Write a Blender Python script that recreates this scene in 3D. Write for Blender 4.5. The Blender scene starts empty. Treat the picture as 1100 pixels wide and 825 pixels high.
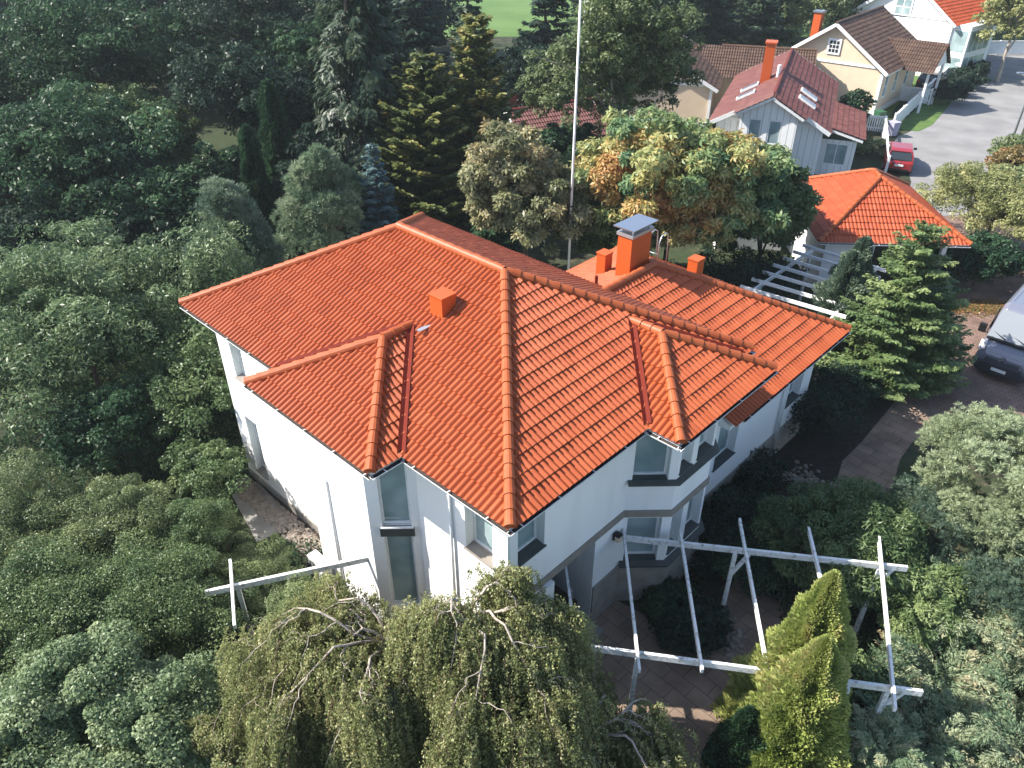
import bpy, bmesh, math, random
import numpy as np
from mathutils import Vector, Matrix

SC = bpy.context.scene
COL = SC.collection
R = math.radians

# ------------------------------------------------------------------ camera, sky, sun, exposure
CAM_H, PITCH, FPX = 16.9, R(34.1), 833.0
cam_d = bpy.data.cameras.new('camera'); cam = bpy.data.objects.new('camera', cam_d); COL.objects.link(cam)
cam.location = (0, 0, CAM_H); cam.rotation_euler = (R(90) - PITCH, 0, 0)
cam_d.sensor_width = 36; cam_d.lens = 36 * FPX / 1100; cam_d.clip_start = .1; cam_d.clip_end = 2000
SC.camera = cam
SUN_EL, SUN_AZ = R(43), R(176)          # azimuth measured counter-clockwise from +X: to the left and a little behind the scene
sd = Vector((math.cos(SUN_EL) * math.cos(SUN_AZ), math.cos(SUN_EL) * math.sin(SUN_AZ), math.sin(SUN_EL)))
world = bpy.data.worlds.new('World'); SC.world = world; world.use_nodes = True
wn = world.node_tree.nodes; wl = world.node_tree.links
sky = wn.new('ShaderNodeTexSky'); sky.sky_type = 'NISHITA'; sky.sun_disc = False
sky.sun_elevation = SUN_EL; sky.sun_rotation = math.atan2(sd.x, sd.y)
wl.new(sky.outputs[0], wn['Background'].inputs[0]); wn['Background'].inputs[1].default_value = .128
sun_d = bpy.data.lights.new('sun', 'SUN'); sun_d.energy = 5.0; sun_d.angle = R(.53); sun_d.color = (1, .94, .85)
sun = bpy.data.objects.new('sun', sun_d); COL.objects.link(sun); sun.rotation_euler = sd.to_track_quat('Z', 'Y').to_euler()
SC.view_settings.view_transform = 'Standard'; SC.view_settings.look = 'None'
SC.view_settings.gamma = 1; SC.view_settings.use_curve_mapping = False
SC.view_settings.exposure = 1.15
SC.render.engine = 'CYCLES'
SC.cycles.max_bounces = 6; SC.cycles.diffuse_bounces = 4; SC.cycles.glossy_bounces = 2
SC.cycles.transmission_bounces = 2; SC.cycles.transparent_max_bounces = 4
SC.cycles.use_denoising = True

# ------------------------------------------------------------------ helpers
def tag(o, label=None, cat=None, group=None, kind=None):
    if label: o['label'] = label
    if cat: o['category'] = cat
    if group: o['group'] = group
    if kind: o['kind'] = kind
    return o

def empty(name, loc=(0, 0, 0), rz=0):
    o = bpy.data.objects.new(name, None); COL.objects.link(o); o.location = loc; o.rotation_euler = (0, 0, rz)
    return o

def children(o): return [c for c in COL.objects if c.parent == o]

def copy_tree(o, parent=None):
    c = o.copy(); COL.objects.link(c)
    if parent is not None: c.parent = parent
    for ch in children(o): copy_tree(ch, c)
    return c

def at(px, py, z=0.):
    """point of the place at height z that the survey sheet (1100 x 825) shows at px, py"""
    x = (px - 550) / FPX; y = -(py - 412.5) / FPX
    c, s = math.cos(PITCH), math.sin(PITCH)
    r = (x, c + y * s, -s + y * c); t = (z - CAM_H) / r[2]
    return Vector((r[0] * t, r[1] * t, z))

def link(me, name, m, parent=None):
    o = bpy.data.objects.new(name, me); COL.objects.link(o)
    for k in (m if isinstance(m, (list, tuple)) else [m]): me.materials.append(k)
    if parent is not None: o.parent = parent
    return o

class MB:
    """collects shapes that become one mesh"""
    def __init__(s): s.v = []; s.f = []; s.m = []
    def poly(s, pts, m=0):
        i = len(s.v); s.v += [tuple(p) for p in pts]; s.f.append(tuple(range(i, i + len(pts)))); s.m.append(m); return s
    def faces(s, pts, fs, m=0):
        i = len(s.v); s.v += [tuple(p) for p in pts]
        for f in fs: s.f.append(tuple(i + k for k in f)); s.m.append(m)
        return s
    def box(s, c, d, rz=0, m=0):
        x, y, z = d[0] / 2, d[1] / 2, d[2] / 2; cs, sn = math.cos(rz), math.sin(rz)
        p = []
        for dz in (-z, z):
            for a, b in ((-x, -y), (x, -y), (x, y), (-x, y)):
                p.append((c[0] + a * cs - b * sn, c[1] + a * sn + b * cs, c[2] + dz))
        return s.faces(p, [(3, 2, 1, 0), (4, 5, 6, 7), (0, 1, 5, 4), (1, 2, 6, 5), (2, 3, 7, 6), (3, 0, 4, 7)], m)
    def bar(s, a, b, w, h, m=0, up=(0, 0, 1)):
        a = Vector(a); b = Vector(b); d = (b - a).normalized(); u = Vector(up)
        if abs(d.dot(u)) > .95: u = Vector((1, 0, 0))
        x = d.cross(u).normalized(); y = x.cross(d)
        p = [q + x * i * w / 2 + y * j * h / 2 for q in (a, b) for i, j in ((-1, -1), (1, -1), (1, 1), (-1, 1))]
        return s.faces(p, [(0, 1, 2, 3), (7, 6, 5, 4), (4, 5, 1, 0), (5, 6, 2, 1), (6, 7, 3, 2), (7, 4, 0, 3)], m)
    def tube(s, pts, rad, n=8, m=0, cap=True):
        pts = [Vector(p) for p in pts]; rings = []
        if not isinstance(rad, (list, tuple)): rad = [rad] * len(pts)
        x = None
        for i, p in enumerate(pts):
            d = (pts[min(i + 1, len(pts) - 1)] - pts[max(i - 1, 0)])
            d = d.normalized() if d.length > 1e-9 else Vector((0, 0, 1))
            if x is None:
                u = Vector((0, 0, 1)) if abs(d.z) < .9 else Vector((1, 0, 0)); x = d.cross(u).normalized()
            else:
                x = (x - d * x.dot(d)).normalized()
            y = d.cross(x)
            rings.append([p + (x * math.cos(2 * math.pi * k / n) + y * math.sin(2 * math.pi * k / n)) * rad[i] for k in range(n)])
        vs = [q for r in rings for q in r]; fs = []
        for i in range(len(rings) - 1):
            for k in range(n):
                k2 = (k + 1) % n; fs.append((i * n + k, i * n + k2, (i + 1) * n + k2, (i + 1) * n + k))
        if cap: fs += [tuple(range(n - 1, -1, -1)), tuple((len(rings) - 1) * n + k for k in range(n))]
        return s.faces(vs, fs, m)
    def prism(s, pts, z0, z1, m=0):
        n = len(pts)
        p = [(q[0], q[1], z0) for q in pts] + [(q[0], q[1], z1) for q in pts]
        return s.faces(p, [tuple(range(n - 1, -1, -1)), tuple(range(n, 2 * n))] + [(i, (i + 1) % n, n + (i + 1) % n, n + i) for i in range(n)], m)
    def build(s, name, m, parent=None, smooth=False, bevel=0):
        me = bpy.data.meshes.new(name); me.from_pydata(s.v, [], s.f)
        me.polygons.foreach_set('material_index', s.m)
        if smooth: me.polygons.foreach_set('use_smooth', [True] * len(s.f))
        me.update(); o = link(me, name, m, parent)
        if bevel:
            b = o.modifiers.new('bevel', 'BEVEL'); b.width = bevel; b.segments = 2; b.limit_method = 'ANGLE'
        return o

# ------------------------------------------------------------------ materials
def mat(name, col, rough=.7, col2=None, scale=3., detail=4., spec=.3, metal=0., bump=0., bscale=None, dist=(.35, .65), coord='Object', stretch=None):
    m = bpy.data.materials.new(name); m.use_nodes = True; n = m.node_tree.nodes; l = m.node_tree.links
    b = n['Principled BSDF']; b.inputs['Base Color'].default_value = (*col, 1); b.inputs['Roughness'].default_value = rough
    b.inputs['Specular IOR Level'].default_value = spec; b.inputs['Metallic'].default_value = metal
    if col2 or bump:
        tc = n.new('ShaderNodeTexCoord'); src = tc.outputs[coord]
        if stretch:
            mp = n.new('ShaderNodeMapping'); mp.inputs['Scale'].default_value = stretch; l.new(src, mp.inputs[0]); src = mp.outputs[0]
    if col2:
        t = n.new('ShaderNodeTexNoise'); t.inputs['Scale'].default_value = scale; t.inputs['Detail'].default_value = detail
        l.new(src, t.inputs['Vector']); r = n.new('ShaderNodeValToRGB')
        r.color_ramp.elements[0].position = dist[0]; r.color_ramp.elements[1].position = dist[1]
        r.color_ramp.elements[0].color = (*col, 1); r.color_ramp.elements[1].color = (*col2, 1)
        l.new(t.outputs[0], r.inputs[0]); l.new(r.outputs[0], b.inputs['Base Color'])
    if bump:
        t2 = n.new('ShaderNodeTexNoise'); t2.inputs['Scale'].default_value = bscale or scale * 6; t2.inputs['Detail'].default_value = 5
        l.new(src, t2.inputs['Vector']); bp = n.new('ShaderNodeBump'); bp.inputs['Strength'].default_value = bump; bp.inputs['Distance'].default_value = .05
        l.new(t2.outputs[0], bp.inputs['Height']); l.new(bp.outputs[0], b.inputs['Normal'])
    return m

def leafmat(name, stops, trans=.36, gloss=.3):
    """leaf surface: hue from each leaf's own value, some light let through"""
    m = bpy.data.materials.new(name); m.use_nodes = True; n = m.node_tree.nodes; l = m.node_tree.links
    b = n['Principled BSDF']; b.inputs['Roughness'].default_value = .42; b.inputs['Specular IOR Level'].default_value = gloss
    a = n.new('ShaderNodeAttribute'); a.attribute_name = 'hue'; r = n.new('ShaderNodeValToRGB')
    e = r.color_ramp.elements
    for i, (p, c) in enumerate(stops):
        q = e[i] if i < 2 else e.new(p)
        q.position = p; q.color = (*c, 1)
    l.new(a.outputs['Fac'], r.inputs[0]); l.new(r.outputs[0], b.inputs['Base Color'])
    t = n.new('ShaderNodeBsdfTranslucent'); l.new(r.outputs[0], t.inputs[0])
    mx = n.new('ShaderNodeMixShader'); mx.inputs[0].default_value = trans
    l.new(b.outputs[0], mx.inputs[1]); l.new(t.outputs[0], mx.inputs[2]); l.new(mx.outputs[0], n['Material Output'].inputs[0])
    return m

def tilemat(name, c1, c2, c3):
    m = mat(name, c1, .5, spec=.35); n = m.node_tree.nodes; l = m.node_tree.links; b = n['Principled BSDF']
    a = n.new('ShaderNodeAttribute'); a.attribute_name = 'hue'
    tc = n.new('ShaderNodeTexCoord'); t = n.new('ShaderNodeTexNoise'); t.inputs['Scale'].default_value = 1.6; t.inputs['Detail'].default_value = 6; t.inputs['Roughness'].default_value = .65
    l.new(tc.outputs['Object'], t.inputs['Vector'])
    ad = n.new('ShaderNodeMath'); ad.operation = 'MULTIPLY_ADD'; ad.inputs[1].default_value = .5
    l.new(a.outputs['Fac'], ad.inputs[0]); ml = n.new('ShaderNodeMath'); ml.operation = 'MULTIPLY'; ml.inputs[1].default_value = .42
    l.new(t.outputs[0], ml.inputs[0]); l.new(ml.outputs[0], ad.inputs[2])
    r = n.new('ShaderNodeValToRGB'); e = r.color_ramp.elements
    e[0].position = .12; e[0].color = (*c1, 1); e[1].position = .9; e[1].color = (*c3, 1); q = e.new(.5); q.color = (*c2, 1)
    l.new(ad.outputs[0], r.inputs[0]); l.new(r.outputs[0], b.inputs['Base Color'])
    return m

M = {}
M['tile'] = tilemat('orange_tile', (.285, .056, .014), (.33, .069, .019), (.37, .090, .029))
M['tile_far'] = tilemat('orange_tile_far', (.29, .048, .013), (.33, .06, .017), (.37, .08, .026))
M['tile_brown'] = tilemat('brown_tile', (.065, .036, .024), (.085, .05, .035), (.12, .075, .05))
M['tile_red'] = tilemat('dark_red_tile', (.105, .036, .029), (.135, .048, .040), (.175, .075, .062))
M['cap'] = mat('ridge_cap_clay', (.305, .068, .019), .5, (.35, .09, .030), 4)
M['cap_brown'] = mat('brown_cap', (.10, .055, .036), .5, (.13, .075, .05), 4)
M['cap_red'] = mat('red_cap', (.17, .035, .028), .5, (.21, .055, .042), 4)
M['valley'] = mat('red_valley_metal', (.13, .018, .010), .75, spec=.1)
M['chim'] = mat('orange_sheet_metal', (.46, .085, .018), .42, spec=.4)
M['white_wall'] = mat('white_render', (.82, .82, .82), .85, (.74, .735, .72), 1.3, 8, bump=.08, bscale=60, dist=(.52, .82), stretch=(1, 1, .22))
M['white'] = mat('white_paint', (.78, .79, .79), .5, (.70, .71, .70), 5)
M['board'] = mat('white_boards', (.74, .76, .76), .6, (.68, .70, .70), 2, stretch=(9, 9, .6))
M['old_white'] = mat('weathered_white_timber', (.74, .74, .73), .7, (.36, .35, .33), 9, 8, dist=(.52, .72), bump=.3)
M['plinth'] = mat('grey_beige_plinth', (.23, .21, .19), .85, (.29, .27, .24), 3, bump=.2)
M['band'] = mat('brown_grey_band', (.22, .195, .17), .8, (.26, .23, .2), 4)
M['sill'] = mat('dark_grey_sheet', (.055, .06, .058), .5, (.07, .075, .072), 3)
M['glass'] = mat('window_glass', (.17, .25, .26), .07, (.34, .43, .44), .9, 2, spec=.7)
M['car_glass'] = mat('car_glass', (.025, .03, .034), .06, spec=.7)
M['dark'] = mat('dark_opening', (.012, .013, .014), .6)
M['gutter_in'] = mat('gutter_inside', (.03, .022, .02), .7)
M['metal'] = mat('grey_metal', (.42, .45, .5), .32, metal=.85)
M['steel'] = mat('galvanised', (.5, .52, .54), .4, metal=.7)
M['cream'] = mat('cream_boards', (.58, .455, .33), .75, (.62, .49, .36), 1.5)
M['bark'] = mat('bark', (.055, .04, .03), .9, (.10, .08, .06), 6, bump=.5)
M['birchbark'] = mat('pale_bark', (.30, .25, .21), .8, (.44, .38, .33), 7, bump=.3)
M['twig'] = mat('brown_twig', (.12, .075, .05), .8)
M['black'] = mat('black_plastic', (.012, .012, .013), .45)
M['rubber'] = mat('rubber', (.015, .015, .015), .85)
M['asphalt'] = mat('asphalt', (.175, .172, .172), .9, (.235, .23, .228), .5, 9, bump=.25, bscale=30)
M['stone'] = mat('pebble', (.16, .13, .105), .8, (.27, .23, .195), 5)
M['wood_dark'] = mat('dark_door', (.035, .022, .016), .5)
M['soffit'] = mat('soffit', (.7, .71, .71), .7)

# ground: soil, moss and rough grass in patches
def groundmat():
    m = mat('garden_ground', (.03, .032, .018), .95, bump=.5, bscale=5); n = m.node_tree.nodes; l = m.node_tree.links; b = n['Principled BSDF']
    tc = n.new('ShaderNodeTexCoord')
    def ns(sc, d):
        t = n.new('ShaderNodeTexNoise'); t.inputs['Scale'].default_value = sc; t.inputs['Detail'].default_value = d; l.new(tc.outputs['Object'], t.inputs['Vector']); return t
    t1, t2 = ns(.12, 5), ns(1.7, 8)
    r1 = n.new('ShaderNodeValToRGB'); e = r1.color_ramp.elements
    e[0].position = .35; e[0].color = (.022, .018, .013, 1); e[1].position = .7; e[1].color = (.075, .06, .042, 1); q = e.new(.5); q.color = (.03, .04, .017, 1)
    r2 = n.new('ShaderNodeValToRGB'); e = r2.color_ramp.elements
    e[0].position = .3; e[0].color = (.025, .04, .015, 1); e[1].position = .7; e[1].color = (.035, .05, .02, 1)
    l.new(t2.outputs[0], r1.inputs[0]); l.new(t2.outputs[0], r2.inputs[0])
    mx = n.new('ShaderNodeMixRGB'); rr = n.new('ShaderNodeValToRGB'); rr.color_ramp.elements[0].position = .46; rr.color_ramp.elements[1].position = .56
    l.new(t1.outputs[0], rr.inputs[0]); l.new(rr.outputs[0], mx.inputs[0]); l.new(r1.outputs[0], mx.inputs[1]); l.new(r2.outputs[0], mx.inputs[2])
    l.new(mx.outputs[0], b.inputs['Base Color']); return m
M['ground'] = groundmat()
M['lawn'] = mat('lawn_grass', (.055, .11, .022), .95, (.095, .155, .04), 1.2, 8, bump=.6, bscale=25)
M['meadow'] = mat('meadow_grass', (.075, .14, .035), .95, (.10, .17, .05), .15, 6)
M['gravel_base'] = mat('gravel_bed', (.03, .026, .02), .95, (.075, .062, .05), 9, 6, bump=.8)
M['slab'] = mat('concrete_slab', (.17, .165, .155), .9, (.23, .22, .205), 2, 7, bump=.2)
def pavemat(name, c1, c2, mortar, sx=.32, rot=0.):
    m = mat(name, c1, .9); n = m.node_tree.nodes; l = m.node_tree.links; b = n['Principled BSDF']
    tc = n.new('ShaderNodeTexCoord'); mp = n.new('ShaderNodeMapping'); mp.inputs['Rotation'].default_value = (0, 0, rot); l.new(tc.outputs['Object'], mp.inputs[0])
    t = n.new('ShaderNodeTexBrick'); t.inputs['Scale'].default_value = 1; t.inputs['Brick Width'].default_value = sx; t.inputs['Row Height'].default_value = sx * .6
    t.inputs['Mortar Size'].default_value = .008; t.inputs['Color1'].default_value = (*c1, 1); t.inputs['Color2'].default_value = (*c2, 1); t.inputs['Mortar'].default_value = (*mortar, 1)
    l.new(mp.outputs[0], t.inputs['Vector'])
    ns = n.new('ShaderNodeTexNoise'); ns.inputs['Scale'].default_value = 1.1; ns.inputs['Detail'].default_value = 8; l.new(tc.outputs['Object'], ns.inputs['Vector'])
    mx = n.new('ShaderNodeMixRGB'); mx.blend_type = 'MULTIPLY'; mx.inputs[0].default_value = .75
    rr = n.new('ShaderNodeValToRGB'); rr.color_ramp.elements[0].position = .3; rr.color_ramp.elements[0].color = (.45, .42, .4, 1); rr.color_ramp.elements[1].position = .65
    l.new(ns.outputs[0], rr.inputs[0]); l.new(t.outputs[0], mx.inputs[1]); l.new(rr.outputs[0], mx.inputs[2]); l.new(mx.outputs[0], b.inputs['Base Color'])
    bp = n.new('ShaderNodeBump'); bp.inputs['Strength'].default_value = .5; bp.inputs['Distance'].default_value = .02; l.new(t.outputs['Fac'], bp.inputs['Height']); bp.invert = True
    l.new(bp.outputs[0], b.inputs['Normal']); return m
M['pave'] = pavemat('red_brown_pavers', (.27, .175, .14), (.21, .14, .115), (.06, .05, .042), .24, .35)
M['flag'] = pavemat('grey_brown_slabs', (.28, .205, .155), (.215, .155, .12), (.08, .065, .055), .7, R(46))

def siding(name, c1, c2, step=.15):
    m = mat(name, c1, .7); n = m.node_tree.nodes; l = m.node_tree.links; b = n['Principled BSDF']
    tc = n.new('ShaderNodeTexCoord'); w = n.new('ShaderNodeTexWave'); w.wave_profile = 'SAW'; w.inputs['Scale'].default_value = 1 / step / 3.1416 * .5; w.bands_direction = 'X'
    l.new(tc.outputs['Object'], w.inputs['Vector']); r = n.new('ShaderNodeValToRGB'); e = r.color_ramp.elements
    e[0].position = .06; e[0].color = (*c2, 1); e[1].position = .12; e[1].color = (*c1, 1)
    l.new(w.outputs[0], r.inputs[0]); l.new(r.outputs[0], b.inputs['Base Color'])
    bp = n.new('ShaderNodeBump'); bp.inputs['Strength'].default_value = .6; bp.inputs['Distance'].default_value = .03; l.new(w.outputs[0], bp.inputs['Height']); l.new(bp.outputs[0], b.inputs['Normal'])
    return m
M['siding'] = siding('white_vertical_siding', (.78, .79, .78), (.42, .43, .43), .2)

# ------------------------------------------------------------------ tiled roofs
def tiled_face(poly, parent, m, roll=.155, course=.35, amp=.031, lift=.036, name='tiled_slope', seed=1, samples=9):
    """one slope of wavy tiles laid in courses; poly starts with the two eave corners (seen from outside: left to right is poly[0]->poly[1])"""
    P = [Vector(p) for p in poly]
    s = (P[1] - P[0]).normalized(); n = s.cross(P[-1] - P[0]).normalized(); t = n.cross(s)
    S = [((p - P[0]).dot(s), (p - P[0]).dot(t)) for p in P]
    s0, s1 = min(a for a, b in S), max(a for a, b in S); t1 = max(b for a, b in S)
    s0 -= .02; s1 += .02
    ns = int((s1 - s0) / roll * samples) + 1; sv = s0 + np.arange(ns + 1) * roll / samples
    nc = int(t1 / course) + 1; tv = []; hv = []; ci = []
    for k in range(nc):
        o = -.085 if k == 0 else 0
        tv += [k * course + o, k * course + course * .5, (k + 1) * course - .003]; hv += [lift, lift * .45, 0.]
    tv = np.array(tv); hv = np.array(hv)
    ph = sv / roll
    prof = amp * 2 * (np.abs(np.cos(np.pi * ph)) ** 1.15)
    rng = np.random.default_rng(seed)
    V = np.zeros((len(tv), len(sv), 3))
    jit = np.repeat(rng.normal(0, .0035, (nc, len(sv) // (2 * samples) + 1)), 3, 0)
    jit = np.repeat(jit, 2 * samples, 1)[:, :len(sv)]
    hh = prof[None, :] + hv[:, None] + jit
    sA, tA, nA, O = (np.array(q) for q in (s, t, n, P[0]))
    V = O + sv[None, :, None] * sA + tv[:, None, None] * tA + hh[:, :, None] * nA
    a, b = V.shape[:2]
    idx = np.arange(a * b).reshape(a, b)
    F = np.stack([idx[:-1, :-1], idx[:-1, 1:], idx[1:, 1:], idx[1:, :-1]], -1).reshape(-1, 4)
    row = np.arange(a - 1) // 3; colm = (np.arange(b - 1)) // (2 * samples)
    hue = rng.random((nc, colm.max() + 1))[row][:, colm].reshape(-1)
    me = bpy.data.meshes.new(name); me.from_pydata(V.reshape(-1, 3).tolist(), [], F.tolist())
    at_ = me.attributes.new('hue', 'FLOAT', 'FACE'); at_.data.foreach_set('value', hue.astype(np.float32))
    bm = bmesh.new(); bm.from_mesh(me)
    k = len(P)
    for i in range(1, k):
        p, q = P[i], P[(i + 1) % k]; e = (q - p).normalized(); out = e.cross(n)
        bmesh.ops.bisect_plane(bm, geom=bm.verts[:] + bm.edges[:] + bm.faces[:], dist=1e-5, plane_co=p, plane_no=out, clear_outer=True)
    bm.to_mesh(me); bm.free()
    return link(me, name, m, parent)

def caps(p0, p1, parent, m, r=.115, step=.335, name='ridge_cap', lift=.05, close=True):
    """row of overlapping half-round cap tiles from p0 (low end) to p1"""
    p0 = Vector(p0); p1 = Vector(p1); d = (p1 - p0); L = d.length; d.normalize()
    x = d.cross(Vector((0, 0, 1))).normalized(); up = x.cross(d)
    n = max(1, round(L / step)); st = L / n; mb = MB(); K = 8
    for i in range(n):
        a = p0 + d * (i * st - .03); b = p0 + d * ((i + 1) * st)
        ra, rb = r * 1.12, r * .9
        ring = []
        for q, rr, dl in ((a, ra, 0), (b, rb, 0)):
            ring.append([q + x * math.cos(math.pi * (k / K * 1.2 - .1)) * rr + up * (math.sin(math.pi * (k / K * 1.2 - .1)) * rr + lift) for k in range(K + 1)])
        vs = ring[0] + ring[1]
        mb.faces(vs, [(k, k + 1, K + 2 + k, K + 1 + k) for k in range(K)] + [tuple(range(K, -1, -1))])
    return mb.build(name, m, parent)

def valley(p0, p1, na, nb, parent, m):
    """metal channel lying in the valley between two slopes; na, nb point away from it along each slope"""
    p0 = Vector(p0); p1 = Vector(p1); w = .125; na = Vector(na).normalized(); nb = Vector(nb).normalized(); u = Vector((0, 0, .095))
    mb = MB()
    a0, a1, c0, c1, b0, b1 = p0 + na * w + u * 1.25, p1 + na * w + u * 1.25, p0 + u, p1 + u, p0 + nb * w + u * 1.25, p1 + nb * w + u * 1.25
    mb.poly([a0, a1, c1, c0]); mb.poly([c0, c1, b1, b0])
    d = Vector((0, 0, -.09)); mb.poly([a0 + d, a1 + d, a1, a0]); mb.poly([b0, b1, b1 + d, b0 + d])
    return mb.build('valley', m, parent)

def gutter(p0, p1, out, parent, ends=True):
    """half-round white gutter with a dark inside, brackets across it"""
    p0 = Vector(p0); p1 = Vector(p1); o = Vector(out); mb = MB(); K = 6; r = .062; z = Vector((0, 0, 1))
    d = (p1 - p0).normalized()
    def ring(q, rr): return [q + o * (r + math.cos(math.pi + math.pi * k / K) * rr) + z * (math.sin(math.pi + math.pi * k / K) * rr) for k in range(K + 1)]
    A, B, a, b = ring(p0, r), ring(p1, r), ring(p0, r - .012), ring(p1, r - .012)
    mb.faces(A + B, [(k, k + 1, K + 2 + k, K + 1 + k) for k in range(K)], 0)
    mb.faces(a + b, [(k + 1, k, K + 1 + k, K + 2 + k) for k in range(K)], 1)
    mb.poly([a[K], A[K], B[K], b[K]]); mb.poly([A[0], a[0], b[0], B[0]])
    mb.poly(A[::-1]); mb.poly(B)
    L = (p1 - p0).length
    for i in range(int(L / 1.1) + 1):
        q = p0 + d * min(L - .05, .35 + i * 1.1); mb.box(q + o * r + z * .004, (.025, .13, .012), math.atan2(d.y, d.x), 0)
    return mb.build('gutter', [M['white'], M['gutter_in']], parent)

def hip_deck(x0, x1, y0, y1, z, pitch, axis, name, parent, m, drop=.035, th=.13, inset=.03):
    """timber deck under the tiles with its soffit, hipped at both ends; axis: ridge direction"""
    x0 += inset; x1 -= inset; y0 += inset; y1 -= inset
    zt = z - drop; w = (y1 - y0) if axis == 'x' else (x1 - x0); h = w / 2 * pitch
    if axis == 'x': ra, rb = (x0 + w / 2, (y0 + y1) / 2, zt + h), (x1 - w / 2, (y0 + y1) / 2, zt + h)
    else: ra, rb = ((x0 + x1) / 2, y0 + w / 2, zt + h), ((x0 + x1) / 2, y1 - w / 2, zt + h)
    c = [(x0, y0), (x1, y0), (x1, y1), (x0, y1)]
    v = [(*p, zt - th) for p in c] + [(*p, zt) for p in c] + [ra, rb]
    f = [(3, 2, 1, 0), (0, 1, 5, 4), (1, 2, 6, 5), (2, 3, 7, 6), (3, 0, 4, 7)]
    if axis == 'x': f += [(4, 5, 9, 8), (5, 6, 9), (6, 7, 8, 9), (7, 4, 8)]
    else: f += [(4, 5, 8), (5, 6, 9, 8), (6, 7, 9), (7, 4, 8, 9)]
    return MB().faces(v, f).build(name, m, parent)

# ------------------------------------------------------------------ walls with recessed windows
def facade(mb, P0, P1, z0, z1, ops=(), m=0, mr=0):
    """one wall plane from P0 to P1 (outside on the right); ops: (s0, s1, za, zb, depth) openings with their reveals"""
    P0 = Vector((*P0, 0)); P1 = Vector((*P1, 0)); d = (P1 - P0); L = d.length; d.normalize(); n = Vector((d.y, -d.x, 0))
    def q(s, z, dep=0): return P0 + d * s - n * dep + Vector((0, 0, z))
    sc = sorted({0., L, *[o[0] for o in ops], *[o[1] for o in ops]}); zc = sorted({z0, z1, *[o[2] for o in ops], *[o[3] for o in ops]})
    for i in range(len(sc) - 1):
        for k in range(len(zc) - 1):
            cs, cz = (sc[i] + sc[i + 1]) / 2, (zc[k] + zc[k + 1]) / 2
            if any(o[0] < cs < o[1] and o[2] < cz < o[3] for o in ops): continue
            mb.poly([q(sc[i], zc[k]), q(sc[i + 1], zc[k]), q(sc[i + 1], zc[k + 1]), q(sc[i], zc[k + 1])], m)
    for s0, s1, za, zb, dp in ops:
        mb.poly([q(s0, za), q(s0, za, dp), q(s0, zb, dp), q(s0, zb)][::-1], mr); mb.poly([q(s1, za), q(s1, za, dp), q(s1, zb, dp), q(s1, zb)], mr)
        mb.poly([q(s0, zb), q(s0, zb, dp), q(s1, zb, dp), q(s1, zb)][::-1], mr); mb.poly([q(s0, za), q(s0, za, dp), q(s1, za, dp), q(s1, za)], mr)
    return P0, d, n

def window(P0, P1, s0, s1, za, zb, dp, parent, slope=.0, sill=True, muntin=0, mullion=0, fr=.06, pane='glass', proud=.05, name='window', smat='sill', fmat='white', rail=0):
    """window at the back of an opening: frame, pane and (optionally) a sloping metal sill"""
    P0 = Vector((*P0, 0)); P1 = Vector((*P1, 0)); d = (P1 - P0).normalized(); n = Vector((d.y, -d.x, 0))
    def q(s, z, dep=0.): return P0 + d * s - n * dep + Vector((0, 0, z))
    zi = za + slope
    f = MB(); dd = dp - .03
    def fb(a, b, w, h): f.bar(a, b, w, h, up=n)
    f.bar(q(s0 + fr / 2 + .003, zi, dd), q(s0 + fr / 2 + .003, zb - .003, dd), fr, .06, up=n); f.bar(q(s1 - fr / 2 - .003, zi, dd), q(s1 - fr / 2 - .003, zb - .003, dd), fr, .06, up=n)
    f.bar(q(s0 + fr, zi + fr / 2, dd), q(s1 - fr, zi + fr / 2, dd), .06, fr); f.bar(q(s0 + fr, zb - fr / 2 - .003, dd), q(s1 - fr, zb - fr / 2 - .003, dd), .06, fr)
    for k in range(mullion):
        s = s0 + (s1 - s0) * (k + 1) / (mullion + 1); f.bar(q(s, zi + fr, dd), q(s, zb - fr, dd), .045, .05, up=n)
    for k in range(muntin):
        z = zi + (zb - zi) * (k + 1) / (muntin + 1); f.bar(q(s0 + fr, z, dd - .002), q(s1 - fr, z, dd - .002), .045, .04)
    o = f.build(name, M[fmat], parent)
    g = MB(); c = (q(s0 + fr, (zi + zb) / 2, dp - .02) + q(s1 - fr, (zi + zb) / 2, dp - .02)) / 2
    g.box(c, (s1 - s0 - 2 * fr + .004, .012, zb - zi - 2 * fr + .004), math.atan2(d.y, d.x)); g.build('pane', M[pane], o)
    if sill:
        s = MB(); e = .035
        p = [q(s0 - e, za, -proud), q(s1 + e, za, -proud), q(s1 - .002, zi, dp - .055), q(s0 + .002, zi, dp - .055)]
        b = [v - Vector((0, 0, .03)) for v in p]
        s.faces(p + b, [(0, 1, 2, 3), (7, 6, 5, 4), (4, 5, 1, 0), (5, 6, 2, 1), (6, 7, 3, 2), (7, 4, 0, 3)]); s.build('sill', M[smat], o)
    return o

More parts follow.
